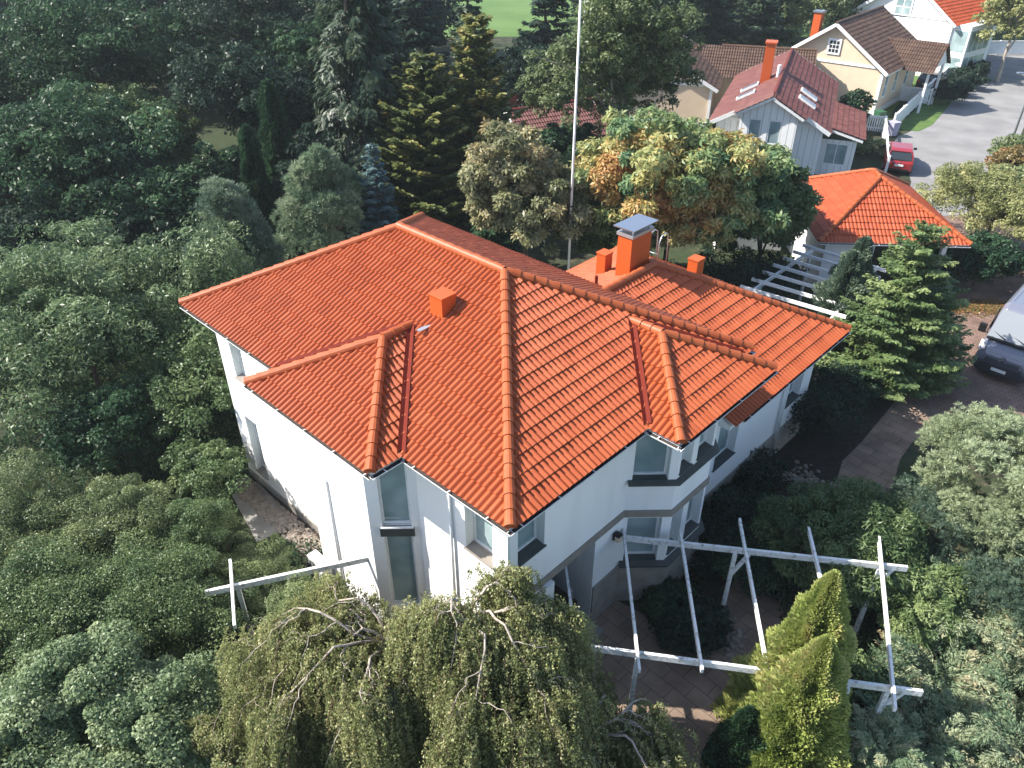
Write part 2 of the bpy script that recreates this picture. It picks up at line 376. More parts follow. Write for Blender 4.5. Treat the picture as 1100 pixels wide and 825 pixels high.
# ------------------------------------------------------------------ ground, road, drive, paths
def sheet(name, pts, z, m, kind='structure'):
    o = MB().poly([(p[0], p[1], z) for p in pts]).build(name, m); return tag(o, kind=kind)
def smooth_poly(pts, it=2):
    for _ in range(it):
        q = []
        for i in range(len(pts)):
            a, b = Vector(pts[i][:2]), Vector(pts[(i + 1) % len(pts)][:2]); q += [a * .75 + b * .25, a * .25 + b * .75]
        pts = q
    return pts
def flat(mb, pts, z): mb.poly([(p[0], p[1], z) for p in pts])
sheet('ground', [(-250, -60), (250, -60), (250, 420), (-250, 420)], 0, M['ground'])
sheet('meadow', [(-120, 96), (36, 96), (60, 125), (60, 300), (-120, 300)], .02, M['meadow'])
road_pts = [(19.5, 42), (25.2, 46), (27.2, 56.5), (30.4, 59), (35.6, 66.5), (40.6, 72.9), (47.6, 83.4), (51, 88), (62, 96), (66, 90), (52.6, 82), (44.5, 68.6), (38.5, 59), (34.5, 53.5), (29.8, 46.8), (27, 42)]
sheet('road', smooth_poly(road_pts), .008, M['asphalt'])
drive_pts = [(14.4, 23.6), (15.6, 22.4), (18, 22.2), (24, 23.5), (31, 27), (31, 33), (27.5, 42.5), (19.5, 42.5), (20.6, 36), (20.9, 32), (18.5, 32), (17.2, 30), (15, 25.5)]
sheet('driveway', smooth_poly(drive_pts, 1), .004, M['pave'])
path_pts = [(1.2, 13.3), (2.5, 14.6), (4.2, 13.4), (5.2, 13.2), (6.6, 15.6), (8.2, 17.3), (9.6, 18.5), (10.6, 19.2), (11.2, 20.3), (12.2, 21.3), (14.6, 24), (15.8, 22.9), (13.9, 21.2), (13.2, 20.4), (11.9, 18.2), (10.6, 17.2), (9, 15.6), (7.2, 13.6), (5.6, 11.6), (5.2, 9.5), (5.4, 6), (2.5, 6), (2.4, 9.4), (1.4, 11)]
sheet('garden_path', path_pts, .012, M['flag'])
sheet('roadside_lawn', smooth_poly([(28.9, 59), (31, 58.6), (35.8, 65.5), (40, 71.8), (39, 73), (30.8, 62)], 1), .014, M['lawn'])
sheet('verge_lawn', smooth_poly([(36.5, 55), (40, 52), (55, 72), (56, 80), (52, 81), (45, 68)], 1), .014, M['lawn'])
sheet('far_lawn', [(54, 86), (66, 90), (75, 100), (52, 96)], .02, M['lawn'])
sheet('gravel_strip', [(-8.9, 19.3), (-8.2, 19.9), (-5.3, 17.1), (-3.6, 14.5), (-3.0, 12.5), (-3.9, 12.9), (-5.4, 14.6), (-6.3, 16.2)], .012, M['gravel_base'])
sheet('concrete_slab', [(-9.2, 18.9), (-8.3, 19.2), (-6.6, 17.3), (-7.6, 16.5)], .03, M['slab'])
sheet('yard_lawn', smooth_poly([(20, 60), (28.3, 60), (33, 68), (40, 78), (34, 80), (26, 66)], 1), .006, M['lawn'])

sheet('flower_bed', [(3.6, 14.9), (5.4, 14.4), (7.5, 16.2), (10, 18), (11.5, 20), (13.2, 22), (14.8, 24.2), (14.2, 27), (10.5, 25), (6.5, 20.4), (4.0, 17.0)], .009, mat('bark_mulch', (.016, .012, .009), .95, (.04, .03, .022), 6, 8, bump=.8))
# ------------------------------------------------------------------ the house
HX, HY, HR = -.035, 10.67, R(46.3)
house = tag(empty('house', (HX, HY, 0), HR), 'large white rendered two-storey house with bright orange wavy tile hip roof', 'house')
cH, sH = math.cos(HR), math.sin(HR)
def hw(x, y, z=0): return Vector((HX + x * cH - y * sH, HY + x * sH + y * cH, z))
ZE = 6.4
# walls
wall = MB()
c0, c1, c2, c3, c4, c5 = (.5, .5), (4.65, .5), (5.5, -.35), (7.2, -.35), (8.05, .5), (8.45, .5)
c6, c7, c8, c9, c10, c11 = (8.45, 12.42), (.5, 12.42), (.5, 7.7), (-.35, 6.85), (-.35, 4.3), (.5, 3.45)
WT = 6.25
f1 = [(.25, 1.1, 4.38, 6.12, .3), (1.37, 3.04, .15, 3.12, 1.9)]
f2 = [(.12, 1.0, 4.25, 6.05, .3), (.12, 1.0, 1.47, 3.06, .3)]
f3 = [(.1, .62, 4.45, 6.1, .28), (.88, 1.6, 4.45, 6.1, .28), (.1, .62, 1.7, 3.05, .28), (.88, 1.6, 1.7, 3.05, .28)]
f8 = [(.72, 1.37, 4.22, 6.0, .26), (.62, 1.28, .58, 2.75, .26)]
f11 = [(.3, 1.0, 3.74, 6.1, .14), (.3, 1.0, .9, 3.42, .14)]
f12 = [(1.6, 2.45, 4.17, 6.1, .3)]
for a, b, ops in ((c0, c1, f1), (c1, c2, f2), (c2, c3, f3), (c3, c4, f2), (c4, c5, []), (c5, c6, []), (c6, c7, []), (c7, c8, f8), (c8, c9, []), (c9, c10, []), (c10, c11, f11), (c11, c0, f12)):
    facade(wall, a, b, 0, WT, ops, 0, 1)
# low wing walls
w0, w1, w2, w3 = (8.45, .4), (15.1, .4), (15.1, 8.55), (8.45, 8.55)
fw1 = [(.55, 1.75, 2.0, 3.95, .3), (4.75, 5.95, 2.0, 3.95, .3)]
for a, b, ops in ((w0, w1, fw1), (w1, w2, []), (w2, w3, [])): facade(wall, a, b, 0, 4.16, ops, 0, 1)
wall.build('wall', [M['white_wall'], M['board']], house)
for ops, a, b, kw in ((f1[:1], c0, c1, dict(slope=.04)), (f12, c11, c0, dict(slope=.04, smat='band')), (f8, c7, c8, dict(slope=.04, smat='band')), (f2, c1, c2, dict(slope=.04)), (f2, c3, c4, dict(slope=.04)), (f3, c2, c3, dict(slope=.03)), (fw1, w0, w1, dict(slope=.04))):
    for o in ops: window(a, b, *o, house, **kw)
for o in f11: window(c10, c11, *o, house, slope=.02, sill=False, fr=.05)
# dark panel between the two tall windows of the left bay, continuous dark sills on the right bay
d11 = (Vector((.85, -.85, 0)) / math.sqrt(1.445)); n11 = Vector((d11.y, -d11.x, 0)); P11 = Vector((*c10, 0))
MB().bar(P11 + d11 * .24 + n11 * .03 + Vector((0, 0, 3.58)), P11 + d11 * 1.06 + n11 * .03 + Vector((0, 0, 3.58)), .06, .26).build('spandrel_panel', M['sill'], house)
MB().bar(P11 + d11 * .26 + n11 * .02 + Vector((0, 0, 3.725)), P11 + d11 * 1.04 + n11 * .02 + Vector((0, 0, 3.725)), .1, .03).build('window_ledge', M['white'], house)
def strip(pts, z0, z1, out, name, m, top=None):
    """band that follows a run of wall corners, standing out by `out`"""
    P = [Vector((*p, 0)) for p in pts]; O = []
    for i, p in enumerate(P):
        ns = []
        if i > 0: e = (p - P[i - 1]).normalized(); ns.append(Vector((e.y, -e.x, 0)))
        if i < len(P) - 1: e = (P[i + 1] - p).normalized(); ns.append(Vector((e.y, -e.x, 0)))
        b = sum(ns, Vector()).normalized(); O.append(p + b * out / b.dot(ns[0]))
    mb = MB(); z = Vector((0, 0, 1))
    for i in range(len(P) - 1):
        a, b, c, d = O[i], O[i + 1], P[i + 1], P[i]
        mb.faces([a + z * z0, b + z * z0, c + z * z0, d + z * z0, a + z * z1, b + z * z1, c + z * (top or z1), d + z * (top or z1)], [(0, 1, 5, 4), (4, 5, 6, 7), (3, 2, 1, 0), (0, 4, 7, 3), (1, 2, 6, 5)])
    return mb.build(name, m, house)
strip([c0, c1, c2, c3, c4], 3.12, 3.33, .045, 'floor_band', M['band'])
strip([(3.56, .5), c1, c2, c3, c4, c5], 0, 1.38, .05, 'plinth', M['plinth'])
strip([c0, (1.85, .5)], 0, .5, .04, 'plinth', M['plinth'])
strip([c7, c8, c9, c10, c11, c0], 0, .3, .03, 'plinth', M['plinth'])
strip([w0, w1, w2, w3], 0, 1.15, .04, 'plinth', M['plinth'])
strip([(4.66, .49), c2, c3, (8.04, .49)], 4.25, 4.3, .16, 'bay_sill', M['sill'], 4.33)
strip([(4.66, .49), c2, c3, (8.04, .49)], 1.42, 1.47, .17, 'bay_sill', M['sill'], 1.52)
# porch in the recess
pf = MB(); pf.box((2.705, 1.2, .08), (1.66, 2.4, .16)); pf.build('porch_floor', M['plinth'], house)
MB().box((2.5, 2.33, 1.2), (.98, .06, 2.06)).build('door', M['wood_dark'], house)
MB().box((3.0, 1.35, .72), (.07, 1.6, 1.1)).build('porch_parapet', M['wood_dark'], house)
MB().box((1.7, .44, 1.65), (.3, .16, 2.9)).build('porch_post', M['white'], house)
MB().tube([(3.0, .75, 1.27), (3.0, .75, 1.55)], .055, 12).build('porch_light', M['steel'], house)

# roof: deck and soffit, with the slopes, caps, valleys and gutters as its own pieces
roof = hip_deck(0, 8.95, 0, 12.92, ZE, .5, 'y', 'roof', house, M['soffit'])
hip_deck(-.85, 4.2, 3.2, 7.95, ZE, .5, 'x', 'bay_deck', roof, M['soffit']); hip_deck(4.41, 8.5, -.9, 4.2, ZE, .5, 'y', 'bay_deck', roof, M['soffit'])
mb = MB(); mb.faces([(8.46, -.12, 4.05), (15.57, -.12, 4.05), (15.57, 8.97, 4.13), (8.46, 8.97, 4.13), (8.46, -.12, 4.18), (15.57, -.12, 4.18), (15.57, 8.97, 4.26), (8.46, 8.97, 4.26), (8.46, 4.5, 6.5), (11.1, 4.5, 6.5)],
    [(3, 2, 1, 0), (0, 1, 5, 4), (1, 2, 6, 5), (2, 3, 7, 6), (4, 5, 9, 8), (5, 6, 9), (6, 7, 8, 9), (0, 4, 8, 7, 3)])
mb.build('wing_deck', M['soffit'], roof)
R2, R1 = (4.475, 4.475, ZE + 2.2375), (4.475, 8.445, ZE + 2.2375)
A_, B_, D_, L_ = (0, 0, ZE), (8.95, 0, ZE), (8.95, 12.92, ZE), (0, 12.92, ZE)
T = M['tile']
for i, p in enumerate(((L_, A_, R2, R1), (A_, B_, R2), (B_, D_, R1, R2), (D_, L_, R1))): tiled_face(p, roof, T, seed=i)
b1 = (1.525, 5.575, ZE + 1.1875); e1 = (2.375, 5.575, ZE + 1.1875)
tiled_face(((-.85, 7.95, ZE), (-.85, 3.2, ZE), b1), roof, T, seed=5)
tiled_face(((-.85, 3.2, ZE), (0, 3.2, ZE), e1, b1), roof, T, seed=6); tiled_face(((0, 7.95, ZE), (-.85, 7.95, ZE), b1, e1), roof, T, seed=7)
b2 = (6.455, 1.145, ZE + 1.0225); e2 = (6.455, 2.045, ZE + 1.0225)
tiled_face(((4.41, -.9, ZE), (8.5, -.9, ZE), b2), roof, T, seed=8)
tiled_face(((4.41, 0, ZE), (4.41, -.9, ZE), b2, e2), roof, T, seed=9); tiled_face(((8.5, -.9, ZE), (8.5, 0, ZE), e2, b2), roof, T, seed=10)
wz, wr = 4.3, 6.55; wa = (11.1, 4.5, wr)
tiled_face(((8.46, -.16, wz - .08), (15.68, -.16, wz - .08), wa, (8.46, 4.5, wr)), roof, T, seed=11)
tiled_face(((15.68, -.16, wz - .04), (15.6, 9, wz), wa), roof, T, seed=12)
tiled_face(((15.6, 9, wz), (8.46, 9, wz), (8.46, 4.5, wr), wa), roof, T, seed=13)
for p, q in ((A_, R2), (B_, R2), (D_, R1), (L_, R1), (R1, R2), ((-.85, 3.2, ZE), b1), ((-.85, 7.95, ZE), b1), (b1, e1), ((4.41, -.9, ZE), b2), ((8.5, -.9, ZE), b2), (b2, e2),
             ((15.68, -.16, wz - .08), wa), ((15.6, 9, wz), wa), (wa, (8.46, 4.5, wr))): caps(p, q, roof, M['cap'])
valley((0, 3.2, ZE), e1, (0, -1, 0), (-1, 0, 0), roof, M['valley']); valley((0, 7.95, ZE), e1, (0, 1, 0), (-1, 0, 0), roof, M['valley'])
valley((4.41, 0, ZE), e2, (-1, 0, 0), (0, -1, 0), roof, M['valley']); valley((8.5, 0, ZE), e2, (1, 0, 0), (0, -1, 0), roof, M['valley'])
gz = ZE - .085
for p, q, o in (((-.0, 12.95, gz), (-.0, 8.0, gz), (-1, 0, 0)), ((0, 3.1, gz), (0, -.1, gz), (-1, 0, 0)), ((-.1, 0, gz), (4.32, 0, gz), (0, -1, 0)), ((8.6, -.03, gz), (9.05, -.03, gz), (0, -1, 0)),
                ((-.85, 8.05, gz), (-.85, 3.1, gz), (-1, 0, 0)), ((-.9, 3.17, gz), (-.05, 3.17, gz), (0, -1, 0)), ((4.38, -.05, gz), (4.38, -.95, gz), (-1, 0, 0)), ((4.3, -.9, gz), (8.6, -.9, gz), (0, -1, 0)),
                ((9.0, -.16, wz - .165), (15.75, -.16, wz - .165), (0, -1, 0)), ((15.63, -.1, wz - .07), (15.63, 9.1, wz - .07), (1, 0, 0)), ((8.98, .1, gz), (8.98, 12.9, gz), (1, 0, 0))):
    gutter(p, q, o, roof)
# chimneys and vents
def chimney(x0, x1, y0, y1, z0, z1, plain=True):
    o = MB().box(((x0 + x1) / 2, (y0 + y1) / 2, (z0 + z1) / 2), (x1 - x0, y1 - y0, z1 - z0)).build('chimney', M['chim'], house, bevel=.008)
    if plain: MB().box(((x0 + x1) / 2, (y0 + y1) / 2, z1 + .02), (x1 - x0 + .04, y1 - y0 + .04, .045)).build('chimney_cap', M['chim'], o, bevel=.006)
    MB().faces([(x0 - .12, y0 - .1, z0 + .06), (x1 + .12, y0 - .1, z0 + .06), (x1 + .12, y1 + .1, z0 + .06), (x0 - .12, y1 + .1, z0 + .06)], [(0, 1, 2, 3)]) 
    return o
chimney(2.8, 3.25, 4.9, 5.34, 7.4, 8.36)
MB().faces([(2.0, 5.0, 7.48), (2.0, 5.3, 7.48), (2.8, 5.3, 7.88), (2.8, 5.0, 7.88)], [(0, 1, 2, 3)])
big = chimney(10.2, 11.2, 4.78, 5.3, 5.6, 7.62, False)
for zz in (6.62, 7.12): MB().box((10.7, 5.04, zz), (1.012, .532, .018)).build('seam', M['chim'], big)
col = MB(); col.box((10.7, 5.04, 7.66), (1.08, .6, .1)); 
for dx in (-.4, .4):
    for dy in (-.2, .2): col.box((10.7 + dx, 5.04 + dy, 7.79), (.05, .05, .18))
col.build('chimney_collar', M['steel'], big)
MB().faces([(10.08, 4.66, 7.87), (11.32, 4.66, 7.87), (11.32, 5.42, 7.87), (10.08, 5.42, 7.87), (10.08, 4.66, 7.91), (11.32, 4.66, 7.91), (11.32, 5.42, 7.91), (10.08, 5.42, 7.91)], [(3, 2, 1, 0), (4, 5, 6, 7), (0, 1, 5, 4), (1, 2, 6, 5), (2, 3, 7, 6), (3, 0, 4, 7)]).build('chimney_hood', M['metal'], big)
MB().box((10.7, 4.72, 6.47), (1.3, .16, .03)).build('flashing', M['chim'], big)
chimney(10.98, 11.36, 6.28, 6.64, 5.4, 6.32)
chimney(12.6, 13.0, 3.86, 4.22, 5.5, 6.34)
MB().tube([(9.5, 5.48, 6.0), (9.5, 5.48, 6.42)], .05, 10).build('vent_pipe', M['valley'], house)
MB().box((2.45, 5.1, 7.72), (.5, .12, .03)).build('roof_step', M['steel'], house)
# roof ladder rails that stand over the wing's end
lad = MB()
for dy in (0, .4):
    lad.tube([(12.2, 5.1 + dy, 6.0), (12.2, 5.1 + dy, 6.75), (12.3, 5.1 + dy, 6.95), (12.5, 5.1 + dy, 7.0), (12.66, 5.1 + dy, 6.9), (12.7, 5.1 + dy, 6.6), (12.75, 5.1 + dy, 5.7)], .022, 6)
for z in (6.1, 6.35): lad.tube([(12.2, 5.1, z), (12.2, 5.5, z)], .016, 6)
lad.build('roof_ladder', M['steel'], house, smooth=True)
# pipes and small items on the walls
def pipe(x, y, z0, z1, r=.04): return MB().tube([(x, y, z0), (x, y, z1)], r, 10).build('downpipe', M['white'], house, smooth=True)
pipe(-.385, 5.96, .55, 4.2, .028); pipe(.44, 2.27, .3, 6.2); pipe(13.0, .34, .4, 4.15); pipe(.44, .44 + .12, .3, 6.2, .02)
MB().box((.44, .62, 5.28), (.05, .3, 1.7)).build('corner_boards', M['board'], house)
pipe(13.15, .33, .4, 4.1)

lamp = tag(empty('wall_lamp', hw(4.3, .42, 2.7), HR), 'small black and cream lantern on the white wall above the porch beam', 'lamp')
MB().box((0, .04, 0), (.12, .05, .2)).build('back_plate', M['black'], lamp); MB().box((0, -.07, .0), (.15, .14, .19)).build('shade', M['cream'], lamp, bevel=.03); MB().box((0, -.05, .12), (.18, .2, .05)).build('lid', M['black'], lamp, bevel=.01)
ac = tag(empty('heat_pump', hw(-.56, 6.75, .3), HR), 'white outdoor heat pump unit beside the left bay wall', 'heat pump')
MB().box((0, 0, .42), (.3, .72, .58)).build('casing', M['white'], ac, bevel=.02)
g = MB(); 
for k in range(5): g.tube([( -.18, .08 + .05 * (k + 1) * math.cos(a * math.pi / 8), .43 + .05 * (k + 1) * math.sin(a * math.pi / 8)) for a in range(17)], .008, 5)
g.build('fan_grille', M['black'], ac); MB().box((0, -.3, .05), (.3, .06, .1)).build('foot', M['steel'], ac); MB().box((0, .3, .05), (.3, .06, .1)).build('foot', M['steel'], ac)

# ------------------------------------------------------------------ pergolas
def beam(parent, a, b, w=.07, h=.16, m='old_white', name='beam', up=(0, 0, 1)):
    return MB().bar(a, b, w, h, up=up).build(name, M[m], parent)
def V3(xy, z): return Vector((xy[0], xy[1], z))
pg = tag(empty('pergola', (4.5, 12.3, 0)), 'weathered white open timber pergola over the path by the front porch', 'pergola')
def rel(p, o): return Vector(p) - o.location
zb = 2.5
b1a, b1b = V3((2.1, 14.35), zb), V3((9.68, 13.2), zb); b2a, b2b = V3((1.2, 10.98), zb), V3((8.55, 9.78), zb)
beam(pg, rel(b1a, pg), rel(b1b, pg)); beam(pg, rel(b2a, pg), rel(b2b, pg))
for p, q in (((1.28, 13.6), (1.42, 10.7)), ((2.86, 14.5), (2.70, 10.2)), ((4.3, 14.3), (4.03, 10.2)), ((5.93, 14.75), (5.42, 10.2)), ((7.62, 14.45), (6.95, 9.7)), ((9.3, 14.1), (7.75, 9.3))):
    beam(pg, rel(V3(p, zb + .14), pg), rel(V3(q, zb + .14), pg), .06, .13, name='rafter')
for p in ((5.62, 14.0 - .22), (9.05, 13.28), (2.75, 10.72), (7.9, 9.9)):
    b = V3(p, 0); MB().box((b.x - pg.location.x, b.y - pg.location.y, zb / 2 - .05), (.1, .1, zb - .07), -.14).build('post', M['old_white'], pg)
for p, q in ((V3((9.05, 13.28), 1.75), V3((9.35, 13.24), 2.42)), (V3((7.9, 9.9), 1.75), V3((8.2, 9.85), 2.42)), (V3((5.6, 13.78), 1.6), V3((5.95, 13.73), 2.42))):
    beam(pg, rel(p, pg), rel(q, pg), .08, .08, name='brace')
pl = tag(empty('pergola', (-5, 13.2, 0)), 'short white timber pergola end sticking out of the shrubs beside the left bay', 'pergola')
la, lb = V3((-3.16, 13.74), 2.42), V3((-7.3, 12.5), 2.42)
beam(pl, rel(la, pl), rel(lb, pl), .08, .16); beam(pl, rel(V3((-6.95, 13.4), 2.56), pl), rel(V3((-6.25, 11.4), 2.56), pl), .06, .13, name='rafter')
for p in ((-6.6, 12.71), (-3.3, 13.7)): MB().box((p[0] + 5, p[1] - 13.2, 1.17), (.1, .1, 2.34), .29).build('post', M['old_white'], pl)
pr = tag(empty('pergola', (12.3, 29.3, 0)), 'white slatted pergola between the low roof and the carport', 'pergola')
ra, rb, rc_, rd = V3((9.3, 27.6), 2.45), V3((13.6, 32.2), 2.45), V3((12.0, 25.6), 2.45), V3((15.6, 30.2), 2.45)
beam(pr, rel(ra, pr), rel(rb, pr), .08, .15, 'white'); beam(pr, rel(rc_, pr), rel(rd, pr), .08, .15, 'white')
for k in range(7):
    f = .07 + k * .145; p = ra.lerp(rb, f); q = rc_.lerp(rd, f); e = (q - p).normalized() * .45; up = Vector((0, 0, .13))
    beam(pr, rel(p - e + up, pr), rel(q + e + up, pr), .08, .13, 'white', 'rafter')
for p in (ra.lerp(rb, .2), ra.lerp(rb, .93), rc_.lerp(rd, .15), rc_.lerp(rd, .93)):
    q = rel(p, pr); MB().box((q.x, q.y, 1.18), (.1, .1, 2.36), R(46)).build('post', M['white'], pr)

# ------------------------------------------------------------------ carport
gr = tag(empty('carport', (17.1, 35.6, 0), R(-3)), 'white carport with an orange pyramid tile roof beside the driveway', 'carport')
zg = 2.85; gx, gy = 3.25, 3.75; gp = .56
hip_h = gx * gp
w = MB(); facade(w, (-2.75, -3.2), (-.55, -3.2), 0, 2.7); facade(w, (-.55, -3.2), (-.55, 3.2), 0, 2.7); facade(w, (-2.75, 3.2), (-2.75, -3.2), 0, 2.7); facade(w, (-.55, 3.2), (-2.75, 3.2), 0, 2.7)
w.build('wall', M['white_wall'], gr)
w = MB(); w.box((1.1, 3.1, 1.35), (3.3, .12, 2.7)); w.build('rear_wall', M['white_wall'], gr)
gro = hip_deck(-gx, gx, -gy, gy, zg, gp, 'y', 'roof', gr, M['soffit'])
ga, gb = (0, -gy + gx, zg + hip_h), (0, gy - gx, zg + hip_h)
cs = [(-gx, -gy, zg), (gx, -gy, zg), (gx, gy, zg), (-gx, gy, zg)]
for i, p in enumerate(((cs[0], cs[1], ga), (cs[1], cs[2], gb, ga), (cs[2], cs[3], gb), (cs[3], cs[0], ga, gb))): tiled_face(p, gro, M['tile_far'], roll=.17, course=.36, amp=.02, seed=20 + i, samples=6)
for p, q in ((cs[0], ga), (cs[1], ga), (cs[2], gb), (cs[3], gb), (ga, gb)): caps(p, q, gro, M['tile_far'] if 0 else M['cap'], r=.1)
gutter((-gx, -gy - .03, zg - .06), (gx, -gy - .03, zg - .06), (0, -1, 0), gro)
MB().box((2.72, -2.75, 1.65), (.2, .2, 2.1), 0).build('post', M['white'], gr); MB().box((2.72, -2.75, .35), (.55, .5, .7)).build('pier', M['white_wall'], gr, bevel=.02)
MB().box((2.72, 2.9, 1.35), (.2, .2, 2.7)).build('post', M['white'], gr)
sx = MB(); sx.faces([(-3.2, 1.2, 3.2), (-3.2, 4.2, 4.0), (-6.8, 4.2, 4.0), (-6.8, 1.2, 3.2), (-3.2, 1.2, 3.08), (-6.8, 1.2, 3.08), (-3.2, 4.2, 3.88), (-6.8, 4.2, 3.88)], [(0, 1, 2, 3), (4, 0, 3, 5), (4, 5, 7, 6), (2, 7, 5, 3)])
link_roof = sx.build('lean_to_roof', M['soffit'], gr)
tiled_face(((-6.8, 1.2, 3.23), (-3.2, 1.2, 3.23), (-3.2, 4.2, 4.03), (-6.8, 4.2, 4.03)), link_roof, M['tile_far'], roll=.17, course=.36, amp=.02, seed=29, samples=6)
w = MB(); facade(w, (-6.6, 1.6), (-3.2, 1.6), 0, 3.15); facade(w, (-6.6, 4.1), (-6.6, 1.6), 0, 3.15); w.build('lean_to_wall', M['white_wall'], gr)

# ------------------------------------------------------------------ houses along the lane
def gable_house(name, label, x, y, rot, W, D, e, h, wall_m, tile_m, cap_m, ov=.5, trim='white', gable_vent=False, base='plinth', fwin=(), swin=(), seed=40):
    """gabled house; local frame: front right wall corner at the origin, front runs towards -x, length towards +y"""
    o = tag(empty(name, (x, y, 0), R(rot)), label, 'house')
    mb = MB(); facade(mb, (-W, 0), (0, 0), 0, e, fwin); facade(mb, (0, 0), (0, D), 0, e, swin); facade(mb, (0, D), (-W, D), 0, e); facade(mb, (-W, D), (-W, 0), 0, e)
    mb.poly([(-W, 0, e), (0, 0, e), (-W / 2, 0, e + h)]); mb.poly([(0, D, e), (-W, D, e), (-W / 2, D, e + h)])
    mb.build('wall', wall_m, o)
    k = h / (W / 2); ze = e - k * ov
    sec = [(ov, ze), (-W / 2, e + h), (-W - ov, ze), (-W - ov, ze - .16), (-W / 2, e + h - .17), (ov, ze - .16)]
    d = MB(); F = [(p[0], -ov, p[1]) for p in sec]; B = [(p[0], D + ov, p[1]) for p in sec]
    d.faces(F + B, [(5, 4, 1, 0), (4, 3, 2, 1), (6, 7, 10, 11), (7, 8, 9, 10), (0, 1, 7, 6), (1, 2, 8, 7), (2, 3, 9, 8), (3, 4, 10, 9), (4, 5, 11, 10), (5, 0, 6, 11)])
    r = d.build('roof', M[trim], o)
    up = .02
    tiled_face(((ov, -ov - .04, ze + up), (ov, D + ov + .04, ze + up), (-W / 2, D + ov + .04, e + h + up), (-W / 2, -ov - .04, e + h + up)), r, tile_m, roll=.2, course=.37, amp=.022, seed=seed, samples=5)
    tiled_face(((-W - ov, D + ov + .04, ze + up), (-W - ov, -ov - .04, ze + up), (-W / 2, -ov - .04, e + h + up), (-W / 2, D + ov + .04, e + h + up)), r, tile_m, roll=.2, course=.37, amp=.022, seed=seed + 1, samples=5)
    caps((-W / 2, -ov - .06, e + h + up), (-W / 2, D + ov + .06, e + h + up), r, cap_m, r=.1)
    # barge boards and corner boards
    for s in (1, -1):
        xo = ov if s > 0 else -W - ov
        for yy in (-ov - .03, D + ov + .03): MB().bar((xo, yy, ze - .06), (-W / 2, yy, e + h - .06), .05, .24).build('barge_board', M['white'], r)
    c = MB()
    for xx in (-W, 0): c.box((xx, 0, e / 2), (.2, .2, e - .02))
    c.bar((-W, -.04, e - .05), (0, -.04, e - .05), .06, .18); c.bar((.04, .1, e - .3), (.04, D, e - .3), .05, .16); c.bar((-W, -.04, .32), (0, -.04, .32), .05, .3); c.bar((.04, .1, .32), (.04, D, .32), .05, .3)
    c.build('trim_boards', M['white'], o)
    for q in fwin: window((-W, 0), (0, 0), *q, o, sill=False, mullion=1, muntin=1, fr=.1)
    for q in swin: window((0, 0), (0, D), *q, o, sill=False, muntin=1, fr=.1)
    return o, r
yh, yr = gable_house('house', 'cream yellow house with a steep brown tile roof and a small square attic window', 28.4, 62.5, -40, 8.2, 9.4, 3.7, 2.75, M['cream'], M['tile_brown'], M['cap_brown'],
                     swin=[(1.2, 2.1, 1.2, 2.9, .08), (3.6, 4.5, 1.2, 2.9, .08), (6.4, 7.3, 1.2, 2.9, .08)], seed=41)
g = MB(); g.box((-4.1, -.05, 4.75), (1.05, .08, 1.15)); f = g.build('attic_window', M['white'], yh)
g = MB()
for i in range(3):
    for k in range(3): g.box((-4.1 + (i - 1) * .27, -.1, 4.75 + (k - 1) * .3), (.2, .02, .23))
g.build('pane', M['dark'], f)
# cross gable over the door of the cream house
dg = MB(); dg.faces([(2.6, 3.4, 3.3), (2.6, 7.4, 3.3), (2.6, 5.4, 4.9), (-2.3, 5.4, 4.9), (-.1, 3.4, 3.3), (-.1, 7.4, 3.3)], [(0, 1, 2), (0, 2, 3, 4), (2, 1, 5, 3), (1, 0, 4, 5)])
dgo = dg.build('porch_gable', M['white'], yh)
tiled_face(((-.1, 3.1, 3.15), (2.85, 3.1, 3.15), (2.85, 5.4, 4.97), (-2.4, 5.4, 4.97)), dgo, M['tile_brown'], roll=.2, course=.37, seed=44, samples=5)
tiled_face(((2.85, 7.7, 3.15), (-.1, 7.7, 3.15), (-2.4, 5.4, 4.97), (2.85, 5.4, 4.97)), dgo, M['tile_brown'], roll=.2, course=.37, seed=45, samples=5)
for yy in (3.6, 7.2): MB().box((2.4, yy, 1.6), (.16, .16, 3.2)).build('porch_post', M['white'], yh)
ch = MB().box((-6.6, 2.2, 5.4), (.62, .62, 2.6)).build('chimney', M['chim'], yh); MB().box((-6.6, 2.2, 6.76), (.8, .8, .12)).build('chimney_cap', M['metal'], ch)

rh, rr_ = gable_house('house', 'white boarded house with a dark red tile roof and four roof windows', 19.1, 48.3, -20.8, 6.3, 13, 3.3, 1.75, M['siding'], M['tile_red'], M['cap_red'],
                      seed=51)
kk = 1.75 / 3.15
pj = MB(); facade(pj, (-4.9, -1.2), (-1.5, -1.2), 0, 4.05, [(.55, 1.35, 2.2, 3.7, .08), (1.75, 2.55, 2.2, 3.7, .08)]); facade(pj, (-1.5, -1.2), (-1.5, 0), 0, 4.05); facade(pj, (-4.9, 0), (-4.9, -1.2), 0, 4.05)
pj.poly([(-4.9, -1.2, 4.05), (-1.5, -1.2, 4.05), (-3.2, -1.2, 4.99)]); pj.build('bay_wall', M['siding'], rh)
for q in ((.55, 1.35, 2.2, 3.7, .08), (1.75, 2.55, 2.2, 3.7, .08)): window((-4.9, -1.2), (-1.5, -1.2), *q, rh, sill=False, fr=.09)
pd = MB()
for sg in (1, -1): pd.bar((-3.15, -1.05, 5.03), (-3.15 + sg * 2.0, -1.05, 5.03 - 2.0 * kk), 1.05, .16)
pdo = pd.build('bay_roof', M['white'], rh); zr = 5.13
tiled_face(((-1.1, -1.65, zr - 2.05 * kk), (-1.1, -.5, zr - 2.05 * kk), (-3.15, -.5, zr), (-3.15, -1.65, zr)), pdo, M['tile_red'], roll=.2, course=.37, seed=57, samples=5)
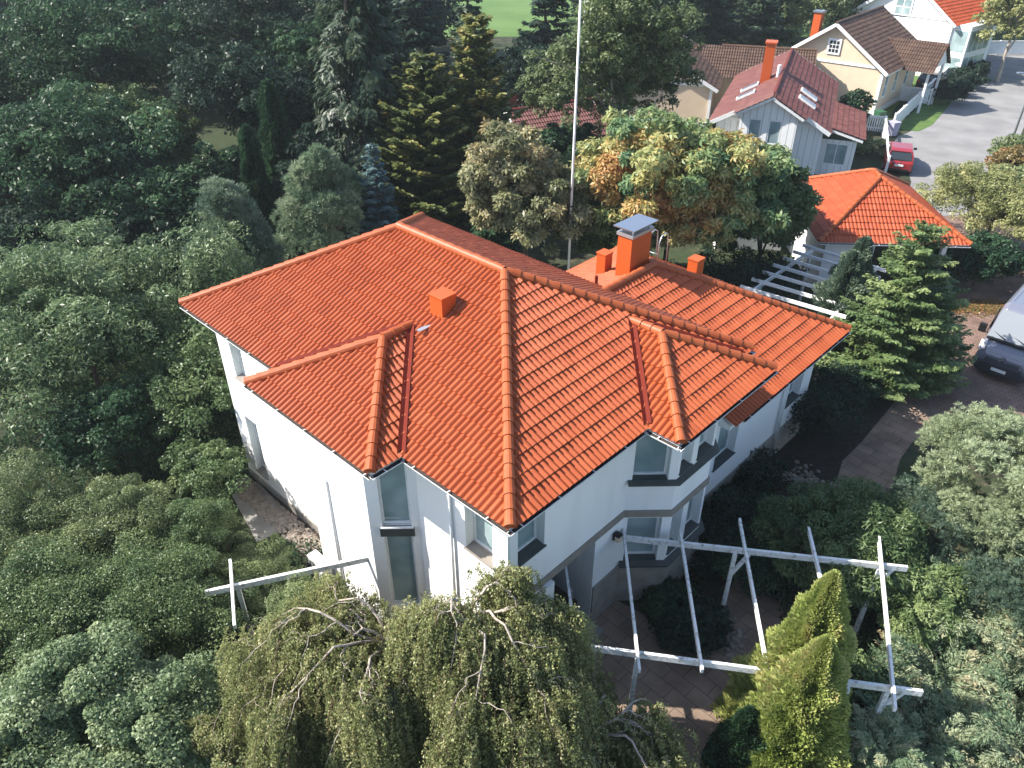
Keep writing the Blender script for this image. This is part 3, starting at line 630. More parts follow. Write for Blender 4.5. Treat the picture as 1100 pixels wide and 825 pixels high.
tiled_face(((-5.2, -.5, zr - 2.05 * kk), (-5.2, -1.65, zr - 2.05 * kk), (-3.15, -1.65, zr), (-3.15, -.5, zr)), pdo, M['tile_red'], roll=.2, course=.37, seed=58, samples=5)
for sgn, ys in ((1, (2.2, 4.2)), (-1, (2.6, 4.8))):
    for yy in ys:
        xc = -3.15 + sgn * 1.9; zc = 3.3 + 1.75 - 1.9 * kk + .1; a = math.atan(kk)
        f = MB(); dxx = .62 * math.cos(a); dzz = .62 * math.sin(a) * -sgn
        def rq(i, j, up): return (xc + i * dxx + up * math.sin(a) * sgn, yy + j * .36, zc + i * dzz + up * math.cos(a))
        f.faces([rq(i, j, u) for u in (0, .12) for i, j in ((-1, -1), (1, -1), (1, 1), (-1, 1))], [(4, 5, 6, 7), (0, 1, 5, 4), (1, 2, 6, 5), (2, 3, 7, 6), (3, 0, 4, 7)])
        fo = f.build('roof_window', M['white'], rh)
        f = MB(); f.faces([rq(i * .86, j * .76, .13) for i, j in ((-1, -1), (1, -1), (1, 1), (-1, 1))] + [rq(i * .86, j * .76, .145) for i, j in ((-1, -1), (1, -1), (1, 1), (-1, 1))], [(4, 5, 6, 7), (0, 1, 5, 4), (1, 2, 6, 5), (2, 3, 7, 6), (3, 0, 4, 7)]); f.build('pane', M['metal'], fo)
ch = MB().box((-4.2, 5.4, 5.6), (.62, .8, 2.6)).build('chimney', M['chim'], rh)
MB().box((-4.2, 5.4, 6.94), (.75, .95, .1)).build('chimney_cap', M['chim'], ch); MB().tube([(-3.4, 4.7, 4.9), (-3.4, 4.7, 5.7)], .12, 10).build('vent_pipe', M['white'], rh)
# side annex with its own lower roof and glazed lean-to
an = MB(); facade(an, (0, 1.0), (2.2, 1.0), 0, 2.3, [(.4, 1.8, .7, 2.1, .08)]); facade(an, (2.2, 1.0), (2.2, 7), 0, 2.3); an.build('annex_wall', M['siding'], rh)
window((0, 1.0), (2.2, 1.0), .4, 1.8, .7, 2.1, .08, rh, sill=False, mullion=1, fr=.09)
ad = MB(); ad.faces([(0, .6, 3.15), (2.5, .6, 2.5), (2.5, 7.4, 2.5), (0, 7.4, 3.15), (0, .6, 3.0), (2.5, .6, 2.35), (2.5, 7.4, 2.35), (0, 7.4, 3.0)], [(3, 2, 1, 0), (4, 5, 6, 7), (0, 1, 5, 4), (1, 2, 6, 5), (2, 3, 7, 6)][1:] + [(0, 1, 2, 3)])
ado = ad.build('annex_roof', M['white'], rh)
tiled_face(((2.55, .55, 2.53), (2.55, 7.4, 2.53), (.02, 7.4, 3.18), (.02, .55, 3.18)), ado, M['tile_red'], roll=.2, course=.37, seed=55, samples=5)

ch_, cr = gable_house('house', 'cream house with brown tiles behind the drooping birch', 14.7, 59.5, -17, 7.9, 8, 3.15, 2.1, M['cream'], M['tile_brown'], M['cap_brown'], seed=61)
lw = MB(); facade(lw, (0, 4.5), (6.6, 4.5), 0, 3.0); facade(lw, (6.6, 10), (0, 10), 0, 3.0); facade(lw, (6.6, 4.5), (6.6, 10), 0, 3.0); lw.build('wing_wall', M['cream'], ch_)
ld = MB(); ld.faces([(-2, 4, 2.85), (7.2, 4, 2.85), (7.2, 7.25, 4.5), (-3, 7.25, 4.5), (7.2, 10.5, 2.85), (-2, 10.5, 2.85)], [(0, 1, 2, 3), (3, 2, 4, 5), (1, 4, 2)]); ldo = ld.build('wing_roof', M['soffit'], ch_)
tiled_face(((-1, 3.95, 2.88), (7.2, 3.95, 2.88), (7.2, 7.25, 4.55), (-2.6, 7.25, 4.55)), ldo, M['tile_brown'], roll=.2, course=.37, seed=63, samples=5)
tiled_face(((7.2, 10.5, 2.88), (0, 10.5, 2.88), (0, 7.25, 4.55), (7.2, 7.25, 4.55)), ldo, M['tile_brown'], roll=.2, course=.37, seed=64, samples=5)
caps((0, 7.25, 4.55), (7.2, 7.25, 4.55), ldo, M['cap_brown'], r=.1)

wh, wr_ = gable_house('house', 'tall white house with a bright orange roof and a glazed balcony, behind the white fence', 39.3, 75.2, -52, 9.3, 9, 5.0, 3.1, M['white_wall'], M['tile_far'], M['cap'], seed=71,
                      fwin=[(3.3, 4.9, 4.6, 5.0 - .02, .08), (3.3, 4.9, 1.0, 2.4, .08)])
g = MB(); g.box((-4.9, -.05, 5.6), (1.7, .08, 1.5)); f = g.build('gable_window', M['white'], wh); g = MB()
for i in range(2):
    for k in range(2): g.box((-4.9 + (i - .5) * .74, -.1, 5.6 + (k - .5) * .66), (.64, .02, .56))
g.build('pane', M['glass'], f)
gl = MB(); gl.box((.9, 2.2, 2.4), (1.6, 4.2, 4.6)); glo = gl.build('balcony_glazing', M['white'], wh); g = MB()
for k in range(4):
    for z in (1.2, 3.4): g.box((1.71, .75 + k * .97, z), (.03, .8, 1.7))
for z in (1.2, 3.4): g.box((.9, .09, z), (1.2, .03, 1.7))
g.build('pane', M['glass'], glo)
# reddish roof half hidden behind the chestnut, with a dormer and a slanted solar frame
bh, br = gable_house('house', 'low house with a faded red roof half hidden behind the grey green chestnut', 1.3, 49.2, -62, 5.2, 5.5, 1.9, 1.5, M['siding'], M['tile_red'], M['cap_red'], seed=81)
dm = MB(); dm.box((-4.9, 1.2, 2.9), (1.0, 1.3, 1.5)); dmo = dm.build('dormer', M['tile_red'], bh)
dm = MB(); dm.tube([(-5.5, 1.2, 3.65), (-4.3, 1.2, 3.65)], .3, 14); dm.build('dormer_roof', M['cap_red'], dmo)

# ------------------------------------------------------------------ poles, fences, bins
def flagpole(x, y, h, label):
    o = tag(empty('flagpole', (x, y, 0)), label, 'flagpole')
    MB().tube([(0, 0, 0), (0, 0, h)], [.06, .038], 12).build('pole', M['white'], o, smooth=True); MB().tube([(0, 0, h - .02), (0, 0, h + .05), (0, 0, h + .12)], [.05, .08, .02], 10).build('finial', M['white'], o); MB().tube([(0, 0, 0), (0, 0, .25)], .16, 12).build('foot', M['steel'], o)
flagpole(2.42, 30.3, 14, 'tall white flagpole rising behind the orange roof ridge')
flagpole(4.9, 57.5, 15, 'thin white flagpole standing farther back by the faded red roof')
def street_lamp(x, y, h, rz, label):
    o = tag(empty('street_lamp', (x, y, 0), rz), label, 'street lamp')
    MB().tube([(0, 0, 0), (0, 0, h - .5), (.1, 0, h - .1), (.45, 0, h)], [.09, .07, .06, .05], 10).build('pole', M['steel'], o, smooth=True); MB().box((.75, 0, h + .02), (.8, .28, .12)).build('lamp_head', M['metal'], o, bevel=.04)
street_lamp(34.4, 53.6, 5.2, R(170), 'grey street lamp at the outer bend of the lane')
def picket_fence(name, label, a, b, h=1.15, step=.16, gap=.1, solid=True):
    a = Vector(a); b = Vector(b); d = b - a; L = d.length; rz = math.atan2(d.y, d.x)
    o = tag(empty(name, (a.x, a.y, 0), rz), label, 'fence')
    p = MB()
    for k in range(int(L / step)): p.box((step * (k + .5), 0, h / 2 + .05), (gap, .03, h - .1))
    p.build('pickets', M['white'], o)
    r = MB(); r.box((L / 2, .03, h - .05), (L, .05, .1)); r.box((L / 2, .03, .35), (L, .05, .1)); r.box((L / 2, 0, h + .04), (L, .14, .045)); r.build('rail', M['white'], o)
    n = max(1, int(L / 2.4))
    for k in range(n + 1): MB().box((min(L * k / n, L), .04, h / 2 + .06), (.14, .14, h + .12)).build('post', M['white'], o)
    return o
picket_fence('picket_fence', 'long white fence running up beside the lane past the cream house', (28.6, 59.0), (43.8, 80.4), step=.15, gap=.135)
picket_fence('picket_fence', 'white fence with gaps in front of the red roofed house yard', (23.9, 59.8), (27.5, 58.2))
picket_fence('picket_fence', 'white fence beside the parked red car', (27.4, 58.0), (24.0, 49.0))
picket_fence('picket_fence', 'solid white fence at the far end of the lane', (47, 86), (54, 86.2), 1.3, .15, .14)
picket_fence('picket_fence', 'short white fence across the yard between cream house and white house', (30.6, 68.4), (34.5, 66.2), 1.2, .15, .135)
def bin_(x, y, m, lm, label, rz=.3):
    o = tag(empty('wheelie_bin', (x, y, 0), rz), label, 'bin')
    MB().faces([(-.22, -.28, .08), (.22, -.28, .08), (.22, .28, .08), (-.22, .28, .08), (-.29, -.36, 1.0), (.29, -.36, 1.0), (.29, .36, 1.0), (-.29, .36, 1.0)], [(3, 2, 1, 0), (0, 1, 5, 4), (1, 2, 6, 5), (2, 3, 7, 6), (3, 0, 4, 7), (4, 5, 6, 7)]).build('body', m, o, bevel=.02)
    MB().box((0, 0, 1.04), (.62, .78, .07)).build('lid', lm, o, bevel=.02)
    for s in (-1, 1): MB().tube([(s * .22, .3, .11), (s * .3, .3, .11)], .11, 10).build('wheel', M['rubber'], o)
grn = mat('green_plastic', (.03, .10, .05), .5); lil = mat('lilac_plastic', (.36, .34, .45), .5)
bin_(28.0, 60.4, grn, grn, 'green wheelie bin behind the corner of the long white fence'); bin_(27.9, 57.5, lil, lil, 'pale lilac bin at the corner of the white fence by the red car')

# ------------------------------------------------------------------ vehicles
def loft(mb, secs, m=0):
    n = len(secs[0]); vs = [p for s in secs for p in s]; fs = []
    for i in range(len(secs) - 1):
        for k in range(n):
            k2 = (k + 1) % n; fs.append((i * n + k, (i + 1) * n + k, (i + 1) * n + k2, i * n + k2))
    fs += [tuple(range(n)), tuple((len(secs) - 1) * n + k for k in range(n - 1, -1, -1))]
    return mb.faces(vs, fs, m)
def section(x, w, z0, z1, r=.12, tum=0.):
    """rounded body cross-section at x; narrower at the top by tum"""
    h = w / 2; t = h - tum
    return [(x, -h + r * .6, z0), (x, -h, z0 + r), (x, -h, z0 + (z1 - z0) * .5), (x, -t, z1 - r), (x, -t + r, z1), (x, t - r, z1), (x, t, z1 - r), (x, h, z0 + (z1 - z0) * .5), (x, h, z0 + r), (x, h - r * .6, z0)]
def wheel(parent, x, y, r=.31, w=.2):
    t = MB().tube([(x, y - w / 2, r), (x, y - w / 2 + .03, r), (x, y + w / 2 - .03, r), (x, y + w / 2, r)], [r - .03, r, r, r - .03], 20).build('wheel', M['rubber'], parent)
    MB().tube([(x, y - w / 2 - .008, r), (x, y + w / 2 + .008, r)], r * .62, 14).build('rim', M['steel'], t)
def car(label, loc, rz, paint, L=4.2, W=1.76, Hh=1.48):
    o = tag(empty('parked_car', loc, rz), label, 'car')
    f = L / 4.2
    body = MB(); loft(body, [section(-2.1 * f, W - .34, .38, .78, .1), section(-2.02 * f, W - .12, .26, .92, .1), section(-1.3 * f, W, .22, .96, .1, .03), section(.7 * f, W, .22, .98, .1, .03), section(1.55 * f, W - .02, .22, .92, .12, .08), section(1.98 * f, W - .2, .26, .8, .12, .1), section(2.1 * f, W - .44, .36, .62, .1, .06)])
    b = body.build('body', paint, o, smooth=False, bevel=.03)
    gh = MB(); loft(gh, [section(-2.0 * f, W - .2, .9, 1.0, .03, .03), section(-1.55 * f, W - .22, .9, Hh - .08, .1, .14), section(-1.2 * f, W - .24, .9, Hh, .1, .16), section(.1 * f, W - .24, .9, Hh - .01, .1, .17), section(.45 * f, W - .24, .9, Hh - .14, .1, .16), section(1.3 * f, W - .2, .9, .98, .03, .05)])
    gh.build('window', M['car_glass'], o)
    rf = MB(); loft(rf, [section(-1.62 * f, W - .5, Hh - .09, Hh - .04, .02), section(-1.2 * f, W - .48, Hh - .05, Hh + .03, .03), section(.1 * f, W - .48, Hh - .05, Hh + .02, .03), section(.42 * f, W - .5, Hh - .16, Hh - .1, .02)])
    for s in (-1, 1):
        for xa, za, xb, zb_ in ((-2.0, .98, -1.56, Hh - .07), (1.28, .97, .42, Hh - .13), (-.35, .95, -.4, Hh - .04)): rf.bar((xa * f, s * (W / 2 - .13), za), (xb * f, s * (W / 2 - .25), zb_), .05, .09)
    rf.build('roof', paint, o, bevel=.02)
    for x in (-1.3 * f, 1.28 * f):
        for s in (-1, 1): wheel(o, x, s * (W / 2 - .1))
    for s in (-1, 1):
        MB().box((-2.03 * f, s * (W / 2 - .2), .84), (.12, .24, .2)).build('tail_light', M['tail'], o, bevel=.03); MB().box((1.93 * f, s * (W / 2 - .3), .68), (.22, .26, .14)).build('headlight', M['lampglass'], o, bevel=.03)
        MB().box((.78 * f, s * (W / 2 + .07), 1.0), (.12, .2, .14)).build('mirror', M['black'], o, bevel=.03)
    MB().box((-2.115 * f, 0, .66), (.03, .52, .12)).build('number_plate', M['white'], o); MB().box((-2.08 * f, 0, .36), (.1, W - .5, .16)).build('bumper', M['black'], o, bevel=.03)
    MB().tube([(-2.09 * f, 0, .83), (-2.115 * f, 0, .83)], .05, 12).build('badge', M['metal'], o)
    return o
def paint(name, c, r=.25):
    m = mat(name, c, r, spec=.6); b = m.node_tree.nodes['Principled BSDF']; b.inputs['Coat Weight'].default_value = .6; b.inputs['Coat Roughness'].default_value = .08; return m
M['red_paint'] = paint('red_paint', (.26, .012, .016)); M['tail'] = paint('tail_lens', (.4, .01, .01)); M['lampglass'] = mat('lamp_glass', (.5, .52, .54), .12, spec=.7)
M['van_paint'] = paint('grey_violet_paint', (.15, .16, .205)); M['blackp'] = paint('black_paint', (.012, .013, .016)); M['grey_plastic'] = mat('dark_grey_plastic', (.028, .032, .042), .5)
car('dark red hatchback parked beside the white fence, seen from behind', (25.55, 50.9, 0), R(68), M['red_paint'])
car('black car parked behind the long white fence by the white house', (37.2, 72.2, 0), R(55), M['blackp'])

van = tag(empty('van', (20.9, 27.3, 0), R(46 + 180)), 'grey violet panel van parked nose out on the driveway', 'van')
vb = MB(); W = 2.05
loft(vb, [section(-2.95, W - .1, .4, 2.42, .12, .1), section(-2.85, W, .34, 2.5, .14, .12), section(1.15, W, .34, 2.5, .14, .12), section(1.55, W, .34, 2.4, .16, .14), section(2.35, W - .02, .34, 1.42, .12, .1), section(2.72, W - .1, .34, 1.22, .14, .1), section(2.92, W - .3, .38, .98, .14, .1)])
vb.build('body', M['van_paint'], van, bevel=.03)
ws = MB(); ws.faces([(1.60, -.80, 2.33), (1.60, .80, 2.33), (2.34, .9, 1.47), (2.34, -.9, 1.47), (1.635, -.80, 2.36), (1.635, .80, 2.36), (2.385, .9, 1.475), (2.385, -.9, 1.475)], [(4, 7, 6, 5), (0, 1, 5, 4), (1, 2, 6, 5), (2, 3, 7, 6), (3, 0, 4, 7)]); ws.build('windshield', mat('windscreen_sky_tone', (.2, .22, .24), .07, spec=.8), van)  # pale base colour paints the sky's reflection into the glass
w = MB(); w.box((2.42, 0, 1.44), (.2, 1.75, .05)); w.bar((2.38, .55, 1.5), (2.2, -.1, 1.66), .03, .03); w.bar((2.38, -.25, 1.5), (2.2, -.8, 1.66), .03, .03); w.build('wiper', M['black'], van)
bp = MB(); loft(bp, [section(2.5, W + .03, .26, .7, .1), section(2.85, W - .14, .26, .74, .12), section(3.0, W - .42, .28, .7, .12)]); bp.build('bumper', M['grey_plastic'], van, bevel=.03)
gl = MB(); gl.faces([(2.90, -.62, .7), (2.90, .62, .7), (2.76, .55, 1.08), (2.76, -.55, 1.08), (2.99, -.62, .7), (2.99, .62, .7), (2.84, .55, 1.08), (2.84, -.55, 1.08)], [(4, 5, 6, 7), (0, 4, 7, 3), (1, 2, 6, 5), (2, 3, 7, 6)]); go = gl.build('grille', M['grey_plastic'], van)
e = MB()
for dz in (0, .1): 
    for s in (-1, 1): e.bar((2.955 - dz * .3, s * .13, .86 + dz), (2.93 - dz * .3, 0, .95 + dz), .03, .045)
e.build('emblem', M['metal'], go); MB().box((3.015, 0, .5), (.02, .52, .12)).build('number_plate', M['white'], van)
for s in (-1, 1):
    MB().faces([(2.72, s * .66, 1.02), (2.62, s * .99, 1.0), (2.45, s * 1.0, 1.32), (2.58, s * .76, 1.27), (2.84, s * .66, 1.0), (2.72, s * .985, .97), (2.52, s * 1.0, 1.33), (2.68, s * .76, 1.25)], [(4, 5, 6, 7), (0, 1, 5, 4), (1, 2, 6, 5), (2, 3, 7, 6), (3, 0, 4, 7)]).build('headlight', M['lampglass'], van)
    MB().box((2.0, s * 1.2, 1.55), (.16, .26, .36)).box((2.03, s * 1.05, 1.42), (.06, .2, .06)).build('mirror', M['black'], van, bevel=.03)
    MB().faces([(1.1, s * .985, 2.2), (1.5, s * .97, 2.2), (2.15, s * 1.0, 1.45), (1.1, s * 1.02, 1.45), (1.1, s * 1.0, 2.2), (1.5, s * .985, 2.2), (2.15, s * 1.015, 1.45), (1.1, s * 1.035, 1.45)], [(4, 5, 6, 7), (7, 6, 5, 4), (0, 1, 5, 4), (2, 3, 7, 6), (1, 2, 6, 5), (3, 0, 4, 7)][1:]).build('side_window', M['car_glass'], van)
    wheel(van, 1.95, s * .9, .34, .22); wheel(van, -1.9, s * .9, .34, .22)
rb_ = MB()
for k in range(5): rb_.box((-.9, -.7 + k * .35, 2.505), (3.7, .06, .03))
rb_.build('roof_ribs', M['van_paint'], van)

# ------------------------------------------------------------------ vegetation
LEAF = 2.0
def lm(name, *c, **k): return leafmat(name, [(i / (len(c) - 1), tuple(LEAF * x for x in q)) for i, q in enumerate(c)], **k)
G_ = {
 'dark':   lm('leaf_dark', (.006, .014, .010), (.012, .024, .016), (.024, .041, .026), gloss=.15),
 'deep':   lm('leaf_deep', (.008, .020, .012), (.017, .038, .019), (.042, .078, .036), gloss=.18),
 'mid':    lm('leaf_mid', (.028, .050, .020), (.060, .090, .036), (.115, .145, .06)),
 'fresh':  lm('leaf_fresh', (.045, .070, .034), (.09, .125, .062), (.165, .195, .105)),
 'olive':  lm('leaf_olive', (.042, .06, .026), (.085, .11, .046), (.155, .175, .08)),
 'willow': lm('leaf_willow', (.036, .060, .028), (.076, .11, .052), (.145, .18, .095)),
 'pale':   lm('leaf_pale_willow', (.075, .085, .032), (.14, .15, .06), (.23, .22, .11)),
 'chest':  lm('leaf_chestnut', (.05, .060, .030), (.10, .105, .052), (.165, .16, .088), (.18, .135, .065)),
 'autumn': lm('leaf_autumn', (.030, .066, .036), (.062, .108, .05), (.12, .155, .062), (.20, .19, .075), (.25, .165, .06), (.22, .11, .05)),
 'birch':  lm('leaf_birch', (.058, .07, .027), (.118, .132, .052), (.205, .21, .10), (.26, .225, .13), trans=.42),
 'blue':   lm('needle_blue', (.025, .05, .052), (.055, .092, .095), (.11, .155, .16)),
 'pine':   lm('needle_pine', (.028, .052, .036), (.065, .094, .064), (.12, .15, .10)),
 'softpine': lm('needle_soft_pine', (.045, .075, .045), (.09, .125, .075), (.16, .19, .12)),
 'palepine': lm('needle_pale_pine', (.08, .105, .058), (.155, .185, .108), (.24, .27, .172)),
 'spruce': lm('needle_spruce', (.011, .022, .014), (.024, .040, .023), (.055, .072, .042)),
 'fir':    lm('needle_fir', (.034, .058, .022), (.082, .118, .045), (.165, .195, .085)),
 'gold':   lm('needle_gold', (.07, .10, .022), (.15, .18, .05), (.23, .245, .09), (.23, .175, .08)),
 'thuja':  lm('needle_thuja', (.024, .038, .014), (.06, .076, .026), (.125, .13, .042), (.18, .145, .055)),
 'jun':    lm('needle_juniper', (.03, .06, .034), (.09, .125, .07), (.18, .20, .12), (.24, .165, .10)),
 'rust':   lm('leaf_rust', (.05, .05, .018), (.11, .08, .03), (.17, .08, .035)),
}
UP = np.array([0, 0, 1.])
def nrm(a): return a / np.maximum(np.linalg.norm(a, axis=-1, keepdims=True), 1e-9)
def rdir(rng, n): return nrm(rng.normal(size=(n, 3)))

def leaves(name, C, A, N, L, Wd, hue, m, parent, tip=.0):
    """one mesh of many small leaf-shaped faces; C centres, A leaf axes, N facing, L length, Wd width"""
    n = len(C); A = nrm(A); S = nrm(np.cross(N, A)); L = np.broadcast_to(L, n)[:, None]; Wd = np.broadcast_to(Wd, n)[:, None]
    Q = np.cross(A, S)
    V = np.stack([C - A * L * .5, C + S * Wd * .5 + A * L * .04 + Q * Wd * .12, C + A * L * .5 - Q * L * tip, C - S * Wd * .5 + A * L * .04 + Q * Wd * .12], 1).reshape(-1, 3)
    me = bpy.data.meshes.new(name)
    me.vertices.add(4 * n); me.loops.add(4 * n); me.polygons.add(n)
    me.vertices.foreach_set('co', V.astype(np.float32).ravel()); me.loops.foreach_set('vertex_index', np.arange(4 * n, dtype=np.int32))
    me.polygons.foreach_set('loop_start', np.arange(0, 4 * n, 4, dtype=np.int32))
    me.update(calc_edges=True)
    a = me.attributes.new('hue', 'FLOAT', 'FACE'); a.data.foreach_set('value', np.clip(hue, 0, 1).astype(np.float32))
    return link(me, name, m, parent)

def trunk_mesh(mb, rng, h, r, lean=0.):
    pts = []; x = y = 0
    for i in range(7):
        pts.append((x, y, h * i / 6)); x += rng.normal(0, .02 * h) * .5 + lean * h / 6; y += rng.normal(0, .02 * h) * .5
    mb.tube(pts, [r * (1 - .8 * i / 6) * (1.35 if i == 0 else 1) for i in range(7)], 8); return pts

def lobes(rng, k=9):
    D = rdir(rng, k); w = rng.uniform(-.34, .3, k)
    return lambda d: 1 + sum(w[i] * np.maximum(0, d @ D[i]) ** 3 for i in range(k))

def broadleaf(loc, h, rad, label, m, name='tree', cat='tree', cb=.15, clumps=150, per=220, leaf=(.12, .075), seed=0, trunk='bark', clump=.2, palmate=False, group=None, hue0=(.1, .75), flat=.66, hue_fn=None, limbs=9, low=-.55, sub=0):
    """tree or shrub of leaf clumps spread through an uneven crown, over a trunk with limbs"""
    rng = np.random.default_rng(seed + 100)
    o = tag(empty(name, (loc[0], loc[1], 0), rng.uniform(0, 6.28)), label, cat, group)
    z0 = h * cb; cz = (h + z0) / 2; rz = (h - z0) / 2
    d = rdir(rng, clumps * 2); d = d[d[:, 2] > low][:clumps]; lf = lobes(rng)
    f = np.where(rng.random(len(d)) < .72, rng.uniform(.72, 1.06, len(d)), rng.uniform(.3, .75, len(d))) * lf(d)
    cr = rad * clump * rng.uniform(.5, 1.5, len(d))
    cc = np.array([0, 0, cz]) + d * f[:, None] * np.array([rad, rad, rz]) * (1 - clump * .6)
    ch = rng.uniform(*hue0, len(d))
    if sub:
        sd_ = rdir(rng, sub); sd_[:, 2] = np.abs(sd_[:, 2]) * 1.3 - .45; so = sd_ * np.array([rad, rad, rz]) * rng.uniform(.36, .62, (sub, 1)); sr = rng.uniform(.48, .72, sub)
        w = rng.integers(0, sub, len(d)); cc = so[w] + d * f[:, None] * np.array([rad, rad, rz * .85]) * sr[w][:, None]; cc[:, 2] = np.maximum(cc[:, 2], -rz * .97) + cz
        ch = np.clip(ch + rng.normal(0, .09, sub)[w], .02, 1)
    if hue_fn is not None: ch = hue_fn(cc, ch, rng)
    n = per * len(d); k = np.repeat(np.arange(len(d)), per)
    dd = rdir(rng, n); dd[:, 2] = np.abs(dd[:, 2]) * np.where(rng.random(n) < .72, 1, -1)
    rr = rng.uniform(.45, 1.06, n) ** .6
    C = cc[k] + dd * (rr * cr[k])[:, None] * np.array([1, 1, flat])
    N = nrm(dd * .5 + UP * .5 + rng.normal(size=(n, 3)) * .5)
    A = np.cross(N, rdir(rng, n)) + dd * .4 - UP * .25
    hue = ch[k] + rng.normal(0, .08, n)
    L, W_ = leaf
    if palmate:
        q = 5; a = nrm(np.cross(N, rdir(rng, n))); b = np.cross(N, a)
        th = (np.arange(q) / q * 2 * np.pi)
        rad_ = a[:, None, :] * np.cos(th)[None, :, None] + b[:, None, :] * np.sin(th)[None, :, None] - N[:, None, :] * .45
        C = (C[:, None, :] + rad_ * L * .5).reshape(-1, 3); A = rad_.reshape(-1, 3); N = np.repeat(N, q, 0) + A * .3; hue = np.repeat(hue, q)
    sc = rng.uniform(.7, 1.3, len(C))
    leaves('crown', C, A, N, L * sc, W_ * sc, hue, m, o, tip=.08)
    mb = MB(); tp = trunk_mesh(mb, rng, cz + rz * .35, max(.04, h * .017))
    for i in rng.choice(len(cc), min(limbs, len(cc)), False):
        s = Vector(tp[int(rng.integers(2, 5))]); e = Vector(cc[i]); mid = s.lerp(e, .5) + Vector((0, 0, .08 * h))
        mb.tube([s, mid, e], [h * .008, h * .005, h * .002], 5)
    mb.build('trunk', M[trunk], o)
    return o

def tufts(loc, h, rad, label, m, name='pine_tree', cat='tree', cb=.1, clumps=120, tuft=26, needles=26, nl=.13, nw=.012, seed=0, clump=.22, cone=0., group=None, hue0=(.1, .8), low=-.4, flat=.8):
    """pine: clumps of round needle tufts"""
    rng = np.random.default_rng(seed + 300)
    o = tag(empty(name, (loc[0], loc[1], 0), rng.uniform(0, 6.28)), label, cat, group)
    z0 = h * cb; cz = (h + z0) / 2; rz = (h - z0) / 2
    d = rdir(rng, clumps * 2); d = d[d[:, 2] > low][:clumps]; lf = lobes(rng)
    f = np.where(rng.random(len(d)) < .8, rng.uniform(.8, 1, len(d)), rng.uniform(.3, .8, len(d))) * lf(d)
    cc = d * f[:, None] * np.array([rad, rad, rz]) * .88
    if cone: cc[:, :2] *= (1 - cone * np.clip(cc[:, 2:3] / rz, -.6, 1))
    cc[:, 2] += cz
    cr = rad * clump * rng.uniform(.7, 1.3, len(d)); k = np.repeat(np.arange(len(d)), tuft); n = len(k)
    dd = rdir(rng, n); dd[:, 2] = np.abs(dd[:, 2]) * np.where(rng.random(n) < .75, 1, -1)
    T = cc[k] + dd * (cr[k] * rng.uniform(.6, 1.05, n))[:, None] * np.array([1, 1, flat])
    ax = nrm(dd * .7 + UP * .6 + rng.normal(size=(n, 3)) * .25)
    K = np.repeat(np.arange(n), needles); q = rdir(rng, len(K)); A = nrm(q + ax[K] * .75)
    C = T[K] + A * nl * .5
    hue = np.repeat(rng.uniform(*hue0, len(d))[k], needles) + rng.normal(0, .09, len(K))
    leaves('crown', C, A, np.cross(A, rdir(rng, len(K))), nl * rng.uniform(.7, 1.2, len(K)), nw, hue, m, o)
    mb = MB(); tp = trunk_mesh(mb, rng, h * .85, max(.05, h * .016))
    for i in rng.choice(len(cc), 14, False):
        s = Vector(tp[int(rng.integers(1, 5))]); e = Vector(cc[i]); mb.tube([s, s.lerp(e, .5) + Vector((0, 0, -.05)), e], [h * .007, h * .005, h * .003], 5)
    mb.build('trunk', M['bark'], o); return o

